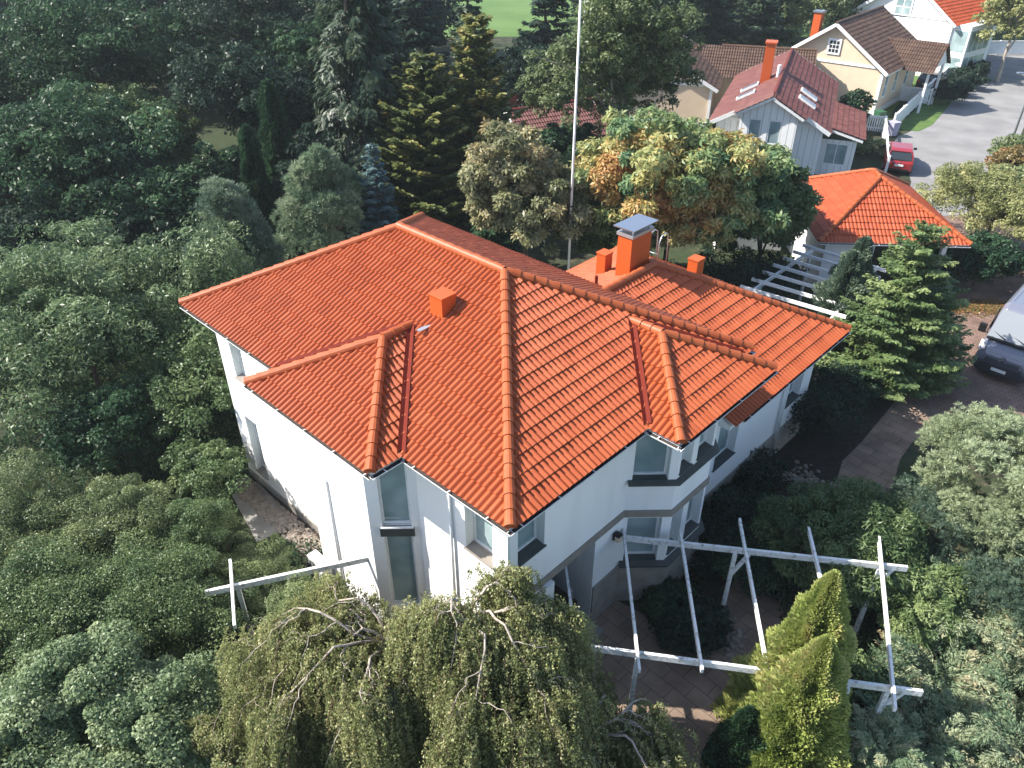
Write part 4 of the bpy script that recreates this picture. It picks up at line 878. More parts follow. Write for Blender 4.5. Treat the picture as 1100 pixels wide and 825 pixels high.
def conifer(loc, h, rad, label, m, name='spruce_tree', cb=.05, per_m=3.2, br=8, droop=.35, seed=0, card=(.26, .09), dens=16, hang=.0, power=.85, group=None, hue0=(.15, .75), ragged=.25, tipup=.1, cat='tree'):
    """spruce or fir: whorls of branches carrying flat sprays, longest at the bottom"""
    rng = np.random.default_rng(seed + 500)
    o = tag(empty(name, (loc[0], loc[1], 0), rng.uniform(0, 6.28)), label, cat, group)
    Cs, As, Ns, Hs = [], [], [], []; mb = MB(); trunk_mesh(mb, rng, h * .97, max(.05, h * .015))
    nl = int((h * (1 - cb)) * per_m)
    for i in range(nl):
        u = (i + rng.uniform(-.4, .4)) / nl; z = h * (cb + (1 - cb) * u)
        ln0 = rad * max(.03, (1 - u)) ** power
        nb = max(4, int(br * (.45 + .55 * (1 - u)) + .5)); a0 = rng.uniform(0, 6.28)
        for j in range(nb):
            ln = ln0 * rng.uniform(1 - ragged, 1 + ragged * .6) + .08; a = a0 + 6.283 * j / nb + rng.normal(0, .2)
            o_ = np.array([math.cos(a), math.sin(a), 0]); s_ = np.array([-o_[1], o_[0], 0]); dr = droop * rng.uniform(.6, 1.4) * (1 - .5 * u)
            k = max(6, int(ln * dens)); t = rng.uniform(.12, 1, k) ** .75
            base = np.array([0, 0, z]) + o_ * (t * ln)[:, None] + UP * ((-dr * t + tipup * 2 * t ** 3) * ln)[:, None]
            sd_ = rng.choice([-1., 1.], k)[:, None]; w = (ln * .36 * (1 - t * .75))[:, None]
            C = base + s_ * sd_ * w * rng.uniform(.0, 1, (k, 1)) - UP * (rng.uniform(0, hang, k) * ln)[:, None] + rng.normal(0, .03, (k, 3))
            A = o_ * .75 + s_ * sd_ * .7 - UP * (dr * .6 + hang * 1.6) + rng.normal(0, .2, (k, 3))
            N = UP + o_ * .25 + rng.normal(0, .35, (k, 3)) + (o_ * hang * 3 if hang else 0)
            Cs.append(C); As.append(A); Ns.append(N); Hs.append(rng.uniform(*hue0) + .22 * (t - .6) + rng.normal(0, .08, k))
            if j % 2 == 0 and ln > .5: mb.tube([(0, 0, z), tuple(np.array([0, 0, z]) + o_ * ln * .85 - UP * dr * ln * .75)], [h * .004, .006], 4, cap=False)
    C = np.concatenate(Cs); n = len(C); sc = rng.uniform(.7, 1.3, n)
    leaves('crown', C, np.concatenate(As), np.concatenate(Ns), card[0] * sc, card[1] * sc, np.concatenate(Hs), m, o, tip=.05)
    mb.build('trunk', M['bark'], o); return o

def spire(loc, h, rad, label, m, name='thuja_tree', n=42000, seed=0, card=(.13, .05), power=.7, group=None, lump=.3, out=.55, cat='tree', belly=.0):
    """dense cypress-like cone covered with upright fan sprays"""
    rng = np.random.default_rng(seed + 700)
    o = tag(empty(name, (loc[0], loc[1], 0), 0), label, cat, group)
    K = 240; ua = rng.uniform(0, 6.283, K); uz = rng.uniform(0, 1, K); uw = rng.uniform(-1, 1, K)
    t = 1 - np.sqrt(rng.uniform(0, 1, n)) * .985; t = np.where(rng.random(n) < .15, rng.uniform(.7, 1, n), t); a = rng.uniform(0, 6.283, n)
    prof = (1 - t) ** power * (1 - belly * (1 - np.minimum(1, t * 4)))
    da = np.abs((a[:, None] - ua[None] + np.pi) % (2 * np.pi) - np.pi); g = np.exp(-(da / .26) ** 2 - ((t[:, None] - uz[None]) / .045) ** 2)
    lum = (g * uw).sum(1)
    r = rad * prof * (1 + lump * np.clip(lum, -1.3, 1.3)) * rng.uniform(.74, 1.05, n)
    o_ = np.stack([np.cos(a), np.sin(a), 0 * a], 1)
    C = o_ * r[:, None] + UP * (t * h)[:, None]
    A = UP * .8 + o_ * out + rng.normal(0, .3, (n, 3)); N = np.stack([-o_[:, 1], o_[:, 0], 0 * a], 1) * rng.choice([-1, 1], n)[:, None] * .8 + o_ * .7 + rng.normal(0, .35, (n, 3))
    hue = .4 + .28 * np.clip(lum, -1.2, 1.2) + rng.normal(0, .13, n)
    sc = rng.uniform(.65, 1.35, n)
    leaves('crown', C, A, N, card[0] * sc, card[1] * sc, hue, m, o)
    mb = MB(); mb.tube([(0, 0, 0), (0, 0, h * .9)], [h * .022, .01], 8); mb.build('trunk', M['bark'], o); return o

def juniper(loc, h, rad, label, m, name='juniper_shrub', n_arm=150, dens=70, seed=0, card=(.085, .026), group=None, cat='shrub', rise=(.15, 1.0), hue0=(.1, .75)):
    """spreading juniper: arching arms with feathery side sprays"""
    rng = np.random.default_rng(seed + 900)
    o = tag(empty(name, (loc[0], loc[1], 0), 0), label, cat, group); Cs, As, Ns, Hs = [], [], [], []; mb = MB()
    for i in range(n_arm):
        a = rng.uniform(0, 6.283); el = rng.uniform(*rise); ln = rng.uniform(.55, 1.05); o_ = np.array([math.cos(a), math.sin(a), 0])
        R_ = rad * ln * math.cos(el * .9); Z = h * ln * math.sin(el * 1.35)
        b0 = np.array([rng.normal(0, rad * .12), rng.normal(0, rad * .12), .05])
        k = int(dens * (.6 + ln)); t = rng.uniform(.25, 1, k) ** .7
        base = b0 + o_ * (t * R_)[:, None] + UP * (Z * np.sin(np.minimum(t * 1.9, 1.75)) ** .8)[:, None]
        s_ = np.array([-o_[1], o_[0], 0]); sg = rng.choice([-1., 1.], k)[:, None]
        w = rad * .15 * (1.15 - t)[:, None] * rng.uniform(0, 1, (k, 1))
        Cs.append(base + s_ * sg * w + rng.normal(0, rad * .018, (k, 3))); As.append(o_ * .8 + s_ * sg * .55 + UP * rng.normal(.15, .35, (k, 1)) + rng.normal(0, .2, (k, 3)))
        Ns.append(UP + rng.normal(0, .5, (k, 3))); Hs.append(rng.uniform(*hue0) + .25 * (t - .7) + rng.normal(0, .07, k))
        if i % 5 == 0: mb.tube([tuple(b0), tuple(b0 + o_ * R_ * .45 + UP * Z * .6), tuple(b0 + o_ * R_ * .8 + UP * Z * .95)], [.03, .018, .006], 5)
    C = np.concatenate(Cs); sc = rng.uniform(.7, 1.4, len(C))
    leaves('crown', C, np.concatenate(As), np.concatenate(Ns), card[0] * sc, card[1] * sc, np.concatenate(Hs), m, o)
    mb.build('trunk', M['bark'], o); return o

def weeping(loc, h, rad, label, m, limbs, seed=0, strands=900, dens=30, leaf=(.065, .036), name='weeping_birch', zmin=.15, group=None, lmax=3.4):
    """weeping birch: pale crooked limbs arching from a short trunk, curtains of leafy strands hanging from them"""
    rng = np.random.default_rng(seed + 1100)
    o = tag(empty(name, (loc[0], loc[1], 0), 0), label, 'tree', group)
    mb = MB(); tr = [(0, 0, 0), (.05, .03, h * .35), (-.04, .06, h * .65), (0, 0, h * .86)]
    mb.tube(tr, [.13, .11, .10, .09], 9); paths = []
    def crooked(p, az, ln, z1, sag, r0, lv):
        pts = [p]; d = np.array([math.cos(az), math.sin(az), 0]); k = 9; side = np.array([-d[1], d[0], 0]); ph = rng.uniform(0, 6.28); wig = rng.uniform(.06, .14) * ln
        for i in range(1, k + 1):
            t = i / k; z = p[2] + (z1 - p[2]) * math.sin(min(1, t * 1.9) * math.pi / 2) - sag * max(0, t - .42) ** 1.7 * 2.0
            pts.append(np.array(p) * [1, 1, 0] + d * ln * t + side * math.sin(ph + t * 5.5) * wig * t ** .5 + UP * z + rng.normal(0, .025, 3))
        mb.tube([tuple(q) for q in pts], [r0 * (1 - .82 * i / k) for i in range(k + 1)], 7); paths.append(np.array(pts))
        if lv > 0:
            for _ in range(3 if lv == 2 else 2):
                i = int(rng.integers(2, k - 1)); crooked(pts[i], az + rng.choice([-1, 1]) * rng.uniform(.5, 1.1), ln * rng.uniform(.35, .6), pts[i][2] + rng.uniform(-.1, .15), sag * rng.uniform(.5, 1), r0 * .5 * (1 - .5 * i / k), lv - 1)
    for az, ln, dz, sag in limbs: crooked(np.array(tr[-1]) - UP * rng.uniform(0, .5), az, ln, h * dz, sag, .034, 2)
    mb.build('trunk', M['birchbark'], o)
    Cs, As, Ns, Hs = [], [], [], []; tw = MB()
    W_ = np.array([len(p) for p in paths], float); W_ /= W_.sum()
    anchor = None
    for s in range(strands):
        if s % 7 == 0:
            p = paths[rng.choice(len(paths), p=W_)]; i = rng.uniform(.1, len(p) - 1.01); anchor = p[int(i)] * (1 - i % 1) + p[int(i) + 1] * (i % 1); bh = rng.uniform(.08, .8); bl = rng.uniform(.45, 1)
        q = anchor + rng.normal(0, .15, 3) * [1, 1, .4] - UP * .05
        out = q * [1, 1, 0]; out = out / max(.3, np.linalg.norm(out)) * .35 + rng.normal(0, .1, 3) * [1, 1, 0]
        ln = min(q[2] - zmin, bl * rng.uniform(.55, 1.1) * lmax)
        if ln < .2: continue
        k = max(8, int(ln * dens)); t = np.sort(rng.uniform(0, 1, k)); w0 = rng.uniform(0, 6.28)
        hor = out[None] * (1 - np.exp(-t * ln * 1.8))[:, None] * .8 + np.stack([np.cos(w0 + t * 3) * .05, np.sin(w0 + t * 3.3) * .05, 0 * t], 1)
        C = q + hor - UP * (t * ln)[:, None] + rng.normal(0, .03, (k, 3)) + UP * .13 * np.sin(np.minimum(t * ln * 4, 3.14))[:, None]
        Cs.append(C); As.append(-UP * .7 + rng.normal(0, .5, (k, 3))); Ns.append(nrm(out + 1e-6)[None] * .8 + UP * .25 + rng.normal(0, .6, (k, 3)))
        Hs.append(.35 * bh + rng.uniform(.0, .55) + rng.normal(0, .1, k))
        if s % 3 == 0:
            j = [0, k // 3, 2 * k // 3, k - 1]; tw.tube([tuple(q)] + [tuple(C[x]) for x in j[1:]], [.008, .006, .004, .002], 3, cap=False)
    C = np.concatenate(Cs); sc = rng.uniform(.7, 1.35, len(C))
    leaves('crown', C, np.concatenate(As), np.concatenate(Ns), leaf[0] * sc, leaf[1] * sc, np.concatenate(Hs), m, o, tip=.1)
    tw.build('twigs', M['twig'], o); return o

# ---- foreground: weeping birches, golden thujas, shrubs
weeping((-2.4, 9.9), 4.85, 2.4, 'weeping birch with bare pale limbs over its top, left of the two large ones', G_['birch'],
        [(3.05, 2.9, 1.0, 1.9), (3.65, 2.6, .96, 2.0), (3.4, 2.9, .9, 2.2), (2.75, 2.6, .9, 2.2), (2.55, 1.9, .97, 1.4), (4.3, 2.2, .93, 1.9), (.1, .7, .99, 1.2), (5.2, 1.5, .93, 1.7), (3.3, 1.5, .93, 1.5)], seed=1, strands=3100, dens=58, leaf=(.056, .032))
weeping((-.85, 10.0), 5.75, 2.2, 'taller weeping birch close to the near corner of the house', G_['birch'],
        [(3.9, 1.7, .97, 2.2), (4.9, 2.2, .93, 2.4), (.1, 1.3, .96, 2.0), (5.6, 2.3, .9, 2.4), (4.4, 1.3, 1.0, 1.6), (6.1, 1.9, .9, 2.3), (5.2, 1.2, .86, 1.8)], seed=2, strands=3300, dens=58, leaf=(.056, .032), lmax=4.4)
weeping((1.65, 9.0), 2.9, 1.7, 'low weeping birch arching over the paved path by the pergola', G_['birch'],
        [(.35, 2.0, .95, 1.7), (-.6, 1.8, .95, 1.5), (1.3, 1.1, .95, 1.2), (3.2, 1.3, .95, 1.2), (4.6, 1.7, .9, 1.5)], seed=3, strands=1100, dens=42)
spire((6.35, 10.5), 5.3, 1.3, 'golden green thuja spire, the taller of two inside the pergola', G_['gold'], seed=1, n=90000, power=.72, lump=.27, out=.8, card=(.15, .055))
spire((6.05, 9.55), 4.55, 1.4, 'golden green thuja spire, the lower of two at the pergola end', G_['gold'], seed=2, n=95000, power=.74, lump=.27, out=.8, card=(.15, .055))
spire((5.0, 9.6), 2.2, .7, 'small dark green thuja at the edge of the paved path', G_['deep'], name='thuja_shrub', seed=3, n=16000, cat='shrub')
broadleaf((9.25, 14.7), 3.2, 2.1, 'round dark green cypress shrub behind the pergola corner', G_['mid'], name='cypress_shrub', cat='shrub', cb=.02, clumps=300, per=260, leaf=(.13, .036), seed=201, clump=.15, low=-.3, hue0=(.1, .7))
broadleaf((10.4, 13.1), 2.3, 1.3, 'bright green cypress shrub at the outer end of the pergola beam', G_['fir'], name='cypress_shrub', cat='shrub', cb=.02, clumps=110, per=220, leaf=(.13, .036), seed=202, clump=.2, low=-.3, hue0=(.1, .8))
broadleaf((6.9, 14.9), 1.5, 1.2, 'dark low cypress shrub between path bend and round cypress', G_['deep'], name='cypress_shrub', cat='shrub', cb=.02, clumps=70, per=180, leaf=(.13, .04), seed=203, clump=.24, low=-.3)
tufts((14.7, 16.0), 5.2, 3.6, 'large pale grey green pine at the right edge, crown broad and domed', G_['palepine'], seed=1, clumps=260, tuft=30, needles=30, nl=.15, nw=.02, clump=.125, low=-.3, flat=.7)
tufts((12.1, 15.9), 2.7, 1.6, 'dark mountain pine in the shade beside the paved path', G_['pine'], name='mountain_pine', seed=2, clumps=80, tuft=24, needles=24, nl=.13, nw=.018, hue0=(.0, .5))
tufts((13.2, 13.4), 3.0, 2.0, 'dark pine low in the shade under the large pale pine', G_['pine'], name='mountain_pine', seed=3, clumps=80, tuft=24, needles=24, nl=.13, nw=.018, hue0=(.0, .6))
for i, (x, y, h, r, lb) in enumerate(((11.3, 13.0, 1.9, 1.9, 'feathery juniper just beyond the pergola end'), (12.4, 11.4, 2.1, 2.0, 'feathery juniper with brown tips at the right edge'), (9.9, 11.2, 1.6, 1.6, 'feathery juniper behind the lower right pergola corner'),
        (8.9, 9.6, 1.7, 1.5, 'feathery juniper right of the golden thujas at the bottom edge'), (10.9, 9.3, 1.8, 1.8, 'pale tipped juniper in the bottom right corner'), (7.75, 9.1, 2.1, 1.2, 'feathery juniper hiding the foot of the lower right pergola corner'))):
    juniper((x, y), h, r, lb, G_['jun'], seed=10 + i, n_arm=170, dens=85, group='junipers right of the pergola')
broadleaf((8.0, 11.2), 1.5, .9, 'small round leaved shrub under the pergola beam behind the golden thujas', G_['mid'], name='shrub', cat='shrub', cb=.05, clumps=45, per=90, leaf=(.09, .06), seed=31, clump=.28)
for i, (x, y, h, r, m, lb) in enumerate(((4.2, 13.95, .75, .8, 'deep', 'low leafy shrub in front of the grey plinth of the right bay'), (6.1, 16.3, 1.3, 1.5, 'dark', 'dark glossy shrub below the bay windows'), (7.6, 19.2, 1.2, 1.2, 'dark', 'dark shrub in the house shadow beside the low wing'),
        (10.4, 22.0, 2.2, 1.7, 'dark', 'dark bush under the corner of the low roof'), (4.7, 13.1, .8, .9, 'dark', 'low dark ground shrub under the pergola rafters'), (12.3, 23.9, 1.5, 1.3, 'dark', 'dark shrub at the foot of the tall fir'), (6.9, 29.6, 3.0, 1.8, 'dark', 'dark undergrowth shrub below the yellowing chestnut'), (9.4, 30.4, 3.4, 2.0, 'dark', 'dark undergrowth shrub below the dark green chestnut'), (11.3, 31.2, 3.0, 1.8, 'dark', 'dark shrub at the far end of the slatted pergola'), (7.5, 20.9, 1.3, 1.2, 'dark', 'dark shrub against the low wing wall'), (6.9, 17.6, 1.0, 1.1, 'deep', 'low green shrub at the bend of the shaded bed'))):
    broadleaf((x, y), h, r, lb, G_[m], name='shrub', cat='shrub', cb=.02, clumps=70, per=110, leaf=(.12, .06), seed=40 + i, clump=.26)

# left bottom: shrub thicket
for i, (x, y, h, r, m, lb, lf) in enumerate((
        (-7.0, 9.0, 3.7, 1.8, 'fresh', 'pale green big leaved shrub left of the weeping birch', .13), (-9.2, 9.4, 3.8, 1.9, 'fresh', 'pale green big leaved shrub at the lower left, between two of its kind', .13), (-10.6, 7.6, 3.6, 2.0, 'fresh', 'pale green big leaved shrub in the bottom left corner', .13),
        (-5.6, 7.6, 3.2, 1.5, 'fresh', 'pale green big leaved shrub at the bottom edge below the weeping birch', .12), (-8.0, 6.7, 3.2, 1.8, 'fresh', 'pale green big leaved shrub at the bottom edge, in the middle of the thicket', .13),
        (-8.6, 12.2, 3.4, 2.2, 'mid', 'broad mid green shrub above the white beam end', .10), (-11.2, 12.3, 3.8, 2.1, 'mid', 'broad mid green shrub at the left edge of the thicket', .10), (-12.8, 15.0, 3.4, 2.3, 'olive', 'yellowish green shrub at the left edge under the big willow', .10),
        (-10.4, 15.6, 3.2, 1.9, 'olive', 'yellowish green shrub in front of the dark left shrub', .10), (-8.6, 15.2, 2.7, 1.6, 'mid', 'rounded green shrub beside the concrete slab', .09), (-6.9, 14.4, 1.7, 1.1, 'olive', 'pale feathery shrub between slab and white beam', .07),
        (-5.0, 11.9, 3.1, 1.25, 'olive', 'shrub with a few red leaf tips behind the left weeping birch', .08), (-13.6, 10.4, 3.6, 2.0, 'mid', 'dark green shrub on the far left edge above the corner', .11))):
    broadleaf((x, y), h, r, lb, G_[m], name='shrub', cat='shrub', cb=.02, clumps=180, per=360, leaf=(lf * .56, lf * .35), seed=60 + i, clump=.17, low=-.3, sub=7)
broadleaf((-15.6, 24.2), 6.3, 4.7, 'huge rounded willow at the left edge', G_['willow'], cb=.03, clumps=420, per=190, leaf=(.17, .055), seed=80, clump=.12, sub=9)
broadleaf((-11.3, 25.6), 6.6, 2.7, 'tree with upright sunlit shoots rising right of the big willow', G_['willow'], cb=.05, clumps=130, per=150, leaf=(.15, .055), seed=81, clump=.17, sub=6)
broadleaf((-10.7, 21.6), 4.3, 2.6, 'dense green shrub beside the left house corner', G_['mid'], name='shrub', cat='shrub', cb=.02, clumps=220, per=160, leaf=(.11, .06), seed=82, clump=.15, sub=7)
broadleaf((-9.75, 18.1), 2.6, 1.5, 'small green shrub in the gap between slab and tall shrub at the left house corner', G_['mid'], name='shrub', cat='shrub', cb=.02, clumps=110, per=200, leaf=(.09, .05), seed=84, clump=.17, sub=5)
broadleaf((-12.7, 20.0), 3.4, 2.0, 'dark green shrub below the willow', G_['deep'], name='shrub', cat='shrub', cb=.02, clumps=140, per=150, leaf=(.12, .065), seed=83, clump=.17, sub=6)

# behind the house on the left: pines, spruces, columnar thujas
tufts((-11.1, 28.6), 7.2, 1.8, 'blue green pine nearest the left roof corner', G_['pine'], cb=.08, seed=10, clumps=80, tuft=34, needles=18, nl=.24, nw=.034, cone=.6, clump=.24, hue0=(.1, .9))
tufts((-7.9, 31.6), 7.6, 2.0, 'pale green pine standing left of the blue spruce', G_['softpine'], cb=.08, seed=11, clumps=85, tuft=34, needles=18, nl=.24, nw=.034, cone=.6, clump=.24, hue0=(.1, .9))
conifer((-5.8, 32.0), 7.4, 1.7, 'small blue spruce with a bare leader above the roof edge', G_['blue'], seed=1, per_m=3.6, br=9, droop=.12, card=(.24, .09), dens=75, tipup=.15)
spire((-11.7, 34.5), 7.2, .85, 'narrow dark columnar thuja, front one of the pair behind the blue green pine', G_['deep'], seed=10, n=14000, card=(.26, .11), power=.45)
spire((-11.3, 37.5), 8.4, 1.1, 'narrow dark columnar thuja, rear one of the pair behind the blue green pine', G_['deep'], seed=11, n=16000, card=(.28, .12), power=.45)
broadleaf((-9.6, 36.0), 7.2, 1.7, 'dark broad cypress right of the columnar thujas', G_['dark'], name='cypress_tree', cb=.03, clumps=120, per=110, leaf=(.2, .09), seed=90)
conifer((-7.6, 41), 14.5, 3.9, 'tall drooping spruce with hanging grey green branches', G_['spruce'], seed=2, per_m=2.6, br=12, droop=.5, hang=.22, card=(.42, .13), dens=42, ragged=.4, power=.6)
conifer((-1.8, 40.5), 10.9, 2.6, 'yellowish bushy conifer, taller of the two in front of the meadow', G_['thuja'], name='conifer_tree', seed=3, per_m=4, br=11, droop=-.25, card=(.34, .17), dens=58, power=.5, ragged=.5, hue0=(.1, .9))
conifer((-4.2, 39.2), 9.3, 3.0, 'yellowish bushy conifer, lower and left of its taller twin', G_['thuja'], name='conifer_tree', seed=4, per_m=4, br=12, droop=-.25, card=(.34, .17), dens=58, power=.45, ragged=.5, hue0=(.05, .75))
conifer((-1.0, 35.0), 4.6, 1.7, 'dark green conifer low behind the back roof edge', G_['deep'], name='conifer_tree', seed=5, per_m=3.4, br=10, droop=.1, card=(.28, .12), dens=55)
broadleaf((.45, 32.2), 9.0, 2.4, 'grey green horse chestnut left of the flagpole', G_['chest'], name='chestnut_tree', cb=.08, clumps=240, per=52, leaf=(.26, .10), seed=91, palmate=True, clump=.17, hue0=(.1, .8), sub=7)
def hue_autumn(cc, ch, rng):
    s = np.array([[-2.6, -2.0, 6.2], [.2, -3.0, 3.4], [1.4, -1.8, 6.6], [-3.2, .2, 7.2]]); w = np.array([1, .9, .8, .55])
    d = np.exp(-((cc[:, None, :] - s[None]) ** 2).sum(-1) / 3.2) * w
    return np.clip(.06 + .38 * rng.random(len(ch)) + d.sum(1) * .72 * (rng.random(len(ch)) < .8), 0, 1)
ca = broadleaf((6.9, 31.9), 8.9, 4.3, 'large horse chestnut turning yellow and rust, behind the big chimney', G_['autumn'], name='chestnut_tree', cb=.08, clumps=400, per=60, leaf=(.26, .10), seed=92, palmate=True, clump=.13, hue_fn=hue_autumn, sub=8)
ca.rotation_euler.z = 0
broadleaf((11.3, 32.9), 7.0, 2.6, 'dark green chestnut touching the carport roof', G_['mid'], name='chestnut_tree', cb=.06, clumps=170, per=56, leaf=(.26, .10), seed=93, palmate=True, clump=.17, sub=7, hue0=(.05, .6))
broadleaf((4.4, 33.8), 6.6, 2.0, 'dark green chestnut just right of the flagpole foot', G_['mid'], name='chestnut_tree', cb=.06, clumps=120, per=56, leaf=(.26, .10), seed=94, palmate=True, clump=.21, hue0=(.1, .6))
broadleaf((5.9, 44.5), 13, 4.3, 'large loose birch behind the flagpole', G_['olive'], name='birch_tree', cb=.12, clumps=420, per=120, leaf=(.24, .10), seed=170, trunk='birchbark', clump=.115, sub=10, hue0=(.0, .45))

# right side: fir, junipers, shrubs, lane planting
conifer((14.3, 25.0), 6.7, 2.0, 'light green fir with dense layered boughs beside the low roof corner', G_['fir'], name='fir_tree', seed=6, per_m=5, br=13, droop=.12, card=(.17, .075), dens=110, ragged=.65, power=.5, tipup=.12, hue0=(.0, .8))
conifer((15.8, 25.3), 4.4, 1.4, 'smaller yellow tipped fir on the driveway side of the light green fir', G_['fir'], name='fir_tree', seed=7, per_m=5, br=11, droop=-.1, card=(.17, .07), dens=90, ragged=.6, power=.5, hue0=(.1, .9))
spire((12.9, 26.9), 4.7, 1.0, 'grey green upright juniper by the white slatted pergola', G_['pine'], name='juniper_tree', seed=20, n=24000, card=(.16, .06), lump=.6, power=.45, out=.9)
spire((13.9, 28.4), 4.6, .9, 'grey green upright juniper in front of the carport wall', G_['pine'], name='juniper_tree', seed=21, n=22000, card=(.16, .06), lump=.6, power=.45, out=.9)
broadleaf((24.4, 37.2), 5.2, 3.3, 'pale yellow green willow bush right of the carport', G_['pale'], cb=.03, clumps=260, per=170, leaf=(.15, .055), seed=95, clump=.14, sub=7)
broadleaf((22.0, 33.3), 2.5, 2.0, 'dark leafy shrub between the carport post and the van', G_['deep'], name='shrub', cat='shrub', cb=.02, clumps=110, per=120, leaf=(.16, .09), seed=96)
broadleaf((26.5, 33.5), 4.0, 2.4, 'green shrub at the right edge behind the van', G_['mid'], name='shrub', cat='shrub', cb=.02, clumps=110, per=120, leaf=(.15, .09), seed=97)
broadleaf((31.5, 47.5), 2.2, 2.0, 'rust tinged shrub at the right edge below the street lamp', G_['rust'], name='shrub', cat='shrub', cb=.02, clumps=90, per=100, leaf=(.2, .1), seed=98)
broadleaf((33.6, 50.5), 2.0, 1.9, 'olive shrub at the foot of the street lamp', G_['olive'], name='shrub', cat='shrub', cb=.02, clumps=90, per=100, leaf=(.2, .1), seed=99)
broadleaf((29.5, 44.0), 2.4, 2.1, 'olive green shrub on the outer side of the lane bend', G_['olive'], name='shrub', cat='shrub', cb=.02, clumps=90, per=100, leaf=(.2, .1), seed=100)
for i, t in enumerate((.42, .55, .68, .8, .9)):
    x, y = 29.6 + 14.2 * t, 58.6 + 20.4 * t
    broadleaf((x + .7, y - .6), 1.7, 1.5, ('dark clipped shrub outside the long fence, first from the lawn', 'dark clipped shrub outside the long fence, second from the lawn', 'dark clipped shrub outside the long fence, middle one of five', 'dark clipped shrub outside the long fence, second from the far end', 'dark clipped shrub outside the long fence, at the far end')[i], G_['dark'], name='shrub', cat='shrub', cb=.02, clumps=60, per=90, leaf=(.22, .11), seed=110 + i, group='shrubs along the long white fence')
broadleaf((44.5, 74.5), 9.5, 3.3, 'airy pale birch beside the tall white house', G_['pale'], name='birch_tree', cb=.2, clumps=220, per=70, leaf=(.3, .14), seed=120, trunk='birchbark', clump=.15)
broadleaf((25.3, 58.6), 3.4, 1.4, 'dark green shrub against the front of the cream house', G_['deep'], name='shrub', cat='shrub', cb=.02, clumps=60, per=90, leaf=(.2, .1), seed=121)
broadleaf((27.0, 60.6), .8, .9, 'low green plants in the bed before the cream house', G_['mid'], name='shrub', cat='shrub', cb=.02, clumps=30, per=70, leaf=(.2, .1), seed=122)
broadleaf((25.0, 53.6), .9, 1.3, 'low bushy bed behind the short white fence', G_['olive'], name='shrub', cat='shrub', cb=.02, clumps=40, per=70, leaf=(.2, .1), seed=123)

# large trees of the upper left
def hue_apple(cc, ch, rng): return ch * .8
for i, (x, y, h, r, m, lb) in enumerate(((-19.0, 36, 9.0, 6.0, 'deep', 'broad fruit tree in the middle of the upper left garden'), (-28.5, 37, 9.5, 6.0, 'dark', 'tall dark tree in the upper left corner'), (-13.6, 43, 11, 5.2, 'dark', 'dark spreading tree left of the tall drooping spruce'),
        (-24.5, 48, 12.5, 7.0, 'deep', 'high dark tree behind the fruit tree'), (-16.0, 55, 13, 6.5, 'dark', 'high dark tree far behind the fruit tree'), (-35, 46, 12, 7, 'deep', 'wide dark tree at the far left edge'), (-21.5, 30.0, 5.5, 4.2, 'dark', 'low dark bush tree behind the big willow'), (-15.5, 31.5, 4.6, 3.0, 'dark', 'low dark bush left of the blue green pine'),
        (-26.5, 29.5, 6.5, 4.5, 'deep', 'dark tree at the left edge above the big willow'), (-12.5, 50, 10, 4.5, 'deep', 'dark tree in the gap behind the columnar thujas'), (-14.8, 37.5, 5.0, 2.8, 'deep', 'low dark tree left of the columnar thujas'), (-20.0, 42.5, 7.5, 4.0, 'mid', 'greener tree behind the broad fruit tree'))):
    broadleaf((x, y), h, r, lb, G_[m], cb=.04, clumps=420, per=110, leaf=(.23, .095), seed=130 + i, clump=.105, hue0=(.1, .95), sub=9)
for i, (x, y, h, r, lb) in enumerate(((-6.5, 56, 13, 3.4, 'dark fir at the left end of the meadow gap'), (-3.2, 63, 12.5, 2.2, 'slim dark fir standing against the meadow'), (2.6, 64, 13, 3.0, 'dark fir right of the meadow gap'), (6.4, 68, 13.5, 3.2, 'dark fir behind the drooping birch'), (-10.5, 60, 12, 3.2, 'dark fir behind the tall drooping spruce'),
        (13.0, 76, 13.5, 4.0, 'dark spruce above the cream house, left of its neighbour'), (18.5, 78, 13.5, 4.0, 'dark spruce above the cream house, right of its neighbour'), (24, 82, 12.5, 4.0, 'dark spruce left of the orange chimney'))):
    conifer((x, y), h, r, lb, G_['spruce'] if i % 2 else G_['dark'], name='fir_tree', seed=40 + i, per_m=2.0, br=10, droop=.3, hang=.1, card=(.55, .2), dens=26, ragged=.35)
broadleaf((.5, 56), 7.0, 2.6, 'dark round tree under the firs at the meadow edge', G_['dark'], cb=.05, clumps=120, per=90, leaf=(.28, .13), seed=150)
broadleaf((3.2, 45.5), 4.7, 2.3, 'green leafy tree hiding the low red roofed house', G_['deep'], cb=.04, clumps=170, per=100, leaf=(.24, .11), seed=151, sub=6, clump=.16)
broadleaf((4.4, 40.0), 4.6, 2.1, 'green shrub like tree at the back of the flagpole', G_['mid'], cb=.04, clumps=120, per=100, leaf=(.24, .11), seed=152, sub=5, clump=.17)
for i, (x, y, h, r, m, lb) in enumerate(((30, 84, 9, 4.0, 'olive', 'yellowing tree behind the cream house chimney'), (36, 88, 9, 4.0, 'mid', 'green tree behind the cream house ridge'), (58, 98, 10, 5, 'mid', 'green tree at the far end of the lane'))):
    broadleaf((x, y), h, r, lb, G_[m], cb=.08, clumps=160, per=90, leaf=(.32, .16), seed=155 + i)

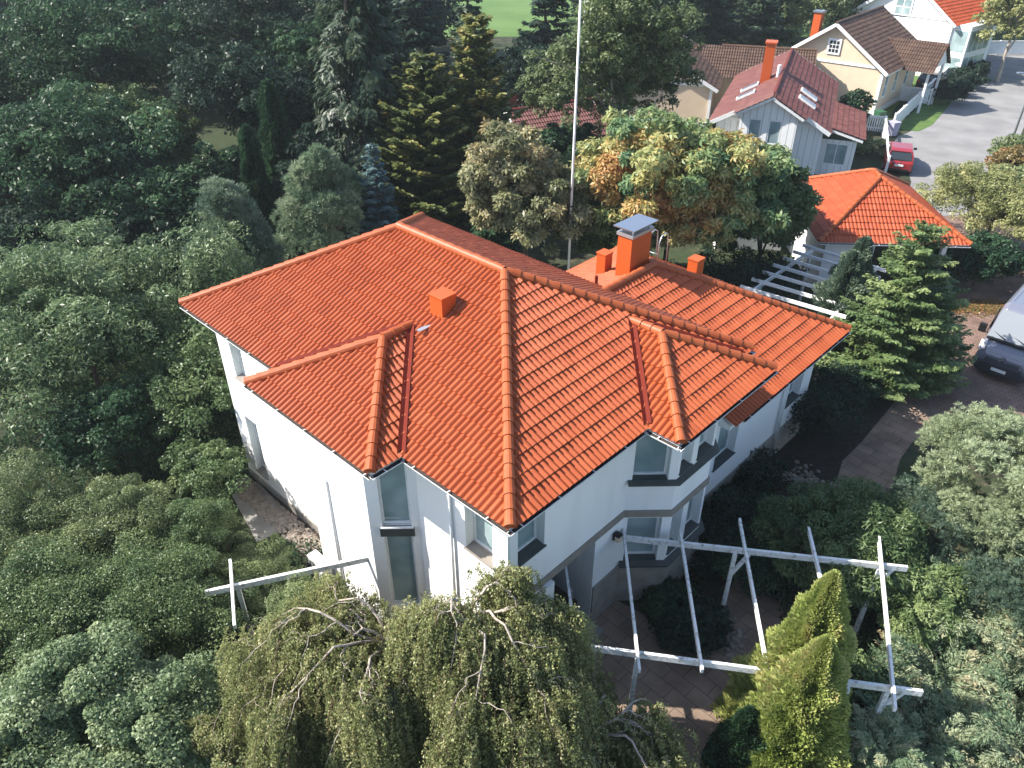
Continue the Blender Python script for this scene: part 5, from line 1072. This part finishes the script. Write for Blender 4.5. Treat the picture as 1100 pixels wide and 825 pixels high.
# far wood: one mass that closes the garden towards the fields
def wood():
    rng = np.random.default_rng(7); Cs, Hs = [], []
    spots = [(rng.uniform(-75, -8), rng.uniform(58, 95)) for _ in range(70)] + [(rng.uniform(-70, -30), rng.uniform(30, 60)) for _ in range(34)] + [(rng.uniform(4, 60), rng.uniform(88, 112)) for _ in range(40)]
    for x, y in spots:
        if -9.5 < x * 100 / y * 1.0 < 1 and y > 60: continue
        h = rng.uniform(8, 13); r = rng.uniform(2.5, 4.2); c = rng.uniform(.1, .7); k = 55
        d = rdir(rng, k); d[:, 2] = np.abs(d[:, 2]) * 1.6 - .6; cc = np.array([x, y, h * .5]) + d * np.array([r, r, h * .48]) * rng.uniform(.7, 1, (k, 1))
        q = np.repeat(np.arange(k), 42); dd = rdir(rng, len(q)); Cs.append(cc[q] + dd * r * .28 * rng.uniform(.5, 1, (len(q), 1))); Hs.append(c + rng.uniform(-.2, .2, k)[q] + rng.normal(0, .08, len(q)))
    C = np.concatenate(Cs); n = len(C); N = nrm(UP + rng.normal(0, .7, (n, 3)))
    o = leaves('far_wood', C, np.cross(N, rdir(rng, n)), N, .5 * rng.uniform(.7, 1.3, n), .26, np.concatenate(Hs), G_['dark'], None)
    tag(o, 'dark far wood closing the view behind the gardens', 'woodland', kind='stuff')
wood()

# pebbles along the wall and path, ground cover, fallen leaves
def scatter(name, label, cat, pts, size, m, seed, flat=.55, z=.02):
    rng = np.random.default_rng(seed); mb = MB()
    for p in pts:
        s = size * rng.uniform(.6, 1.4); a = rng.uniform(0, 6.28); v = []
        for k in range(6):
            t = a + k * 1.047; rr = s * rng.uniform(.75, 1.15); v.append((p[0] + math.cos(t) * rr, p[1] + math.sin(t) * rr, z))
        w = [(p[0] + (q[0] - p[0]) * .62, p[1] + (q[1] - p[1]) * .62, z + s * flat) for q in v]
        mb.faces(v + w, [(k, (k + 1) % 6, 6 + (k + 1) % 6, 6 + k) for k in range(6)] + [tuple(range(6, 12))])
    o = mb.build(name, m); return tag(o, label, cat, kind='stuff')
rng = np.random.default_rng(5); pb = []
for _ in range(1300):
    t = rng.random(); y = 12.4 - t * 4.6; pb.append(hw(.42 - rng.uniform(.05, .75), y))
for _ in range(500):
    t = rng.random(); pb.append(hw(-.45 - rng.uniform(.05, .65), 6.9 - t * 3.2))
scatter('pebbles', 'strip of beige pebbles along the foot of the white wall', 'pebbles', pb, .05, M['stone'], 6)
pb = [(rng.normal(9.5, .35) , rng.normal(19.3, .35)) for _ in range(120)] + [(rng.normal(5.75, .2), rng.normal(13.1, .3)) for _ in range(60)]
scatter('pebbles', 'small heaps of grey stones edging the paved path', 'pebbles', pb, .075, M['stone'], 8)
def litter(name, label, cat, cx, cy, rx, ry, n, m, seed, size=.07, z=.02):
    r_ = np.random.default_rng(seed); C = np.stack([r_.normal(cx, rx, n), r_.normal(cy, ry, n), np.full(n, z) + r_.uniform(0, .03, n)], 1)
    N = nrm(UP + r_.normal(0, .25, (n, 3))); o = leaves(name, C, np.cross(N, rdir(r_, n)), N, size, size * .7, r_.random(n), m, None); tag(o, label, cat, kind='stuff')
litter('fallen_leaves', 'rust coloured fallen leaves at the shrub by the driveway', 'leaves', 20.8, 31.2, 1.2, .35, 1600, G_['rust'], 3, .13)
def cover(name, label, regions, m, seed, n, size, hgt):
    r_ = np.random.default_rng(seed); Cs = []
    for x0, x1, y0, y1 in regions:
        k = int(n * (x1 - x0) * (y1 - y0)); Cs.append(np.stack([r_.uniform(x0, x1, k), r_.uniform(y0, y1, k), hgt * r_.random(k) ** 2], 1))
    C = np.concatenate(Cs); k = len(C); A = UP * .8 + r_.normal(0, .6, (k, 3))
    o = leaves(name, C, A, np.cross(A, rdir(r_, k)), size * r_.uniform(.6, 1.4, k), size * .35, r_.random(k), m, None); tag(o, label, 'ground cover', kind='stuff')
cover('ground_cover', 'low weeds and grass under the garden shrubs', [(-16, -9, 5, 20), (-9, -5.5, 5, 16.5), (-18, -9.5, 20, 34), (7.2, 14, 9, 15.5), (5.9, 8.5, 16.5, 20.5), (3.3, 5.3, 14.2, 15)], G_['deep'], 4, 260, .16, .28)

# ------------------------------------------------------------------ thin scattering volume, added to lift the dark shadows
hm = bpy.data.materials.new('shadow_lift_volume'); hm.use_nodes = True; hn = hm.node_tree.nodes
hn.remove(hn['Principled BSDF']); pv = hn.new('ShaderNodeVolumePrincipled'); pv.inputs['Color'].default_value = (.80, .90, .95, 1); pv.inputs['Density'].default_value = .0004; pv.inputs['Anisotropy'].default_value = .2
hm.node_tree.links.new(pv.outputs[0], hn['Material Output'].inputs['Volume'])
tag(MB().box((0, 150, 9.5), (420, 520, 21)).build('shadow_lift_haze', hm), 'added thin volume that lifts the shadows over the gardens', 'shadow_lift_haze', kind='stuff')
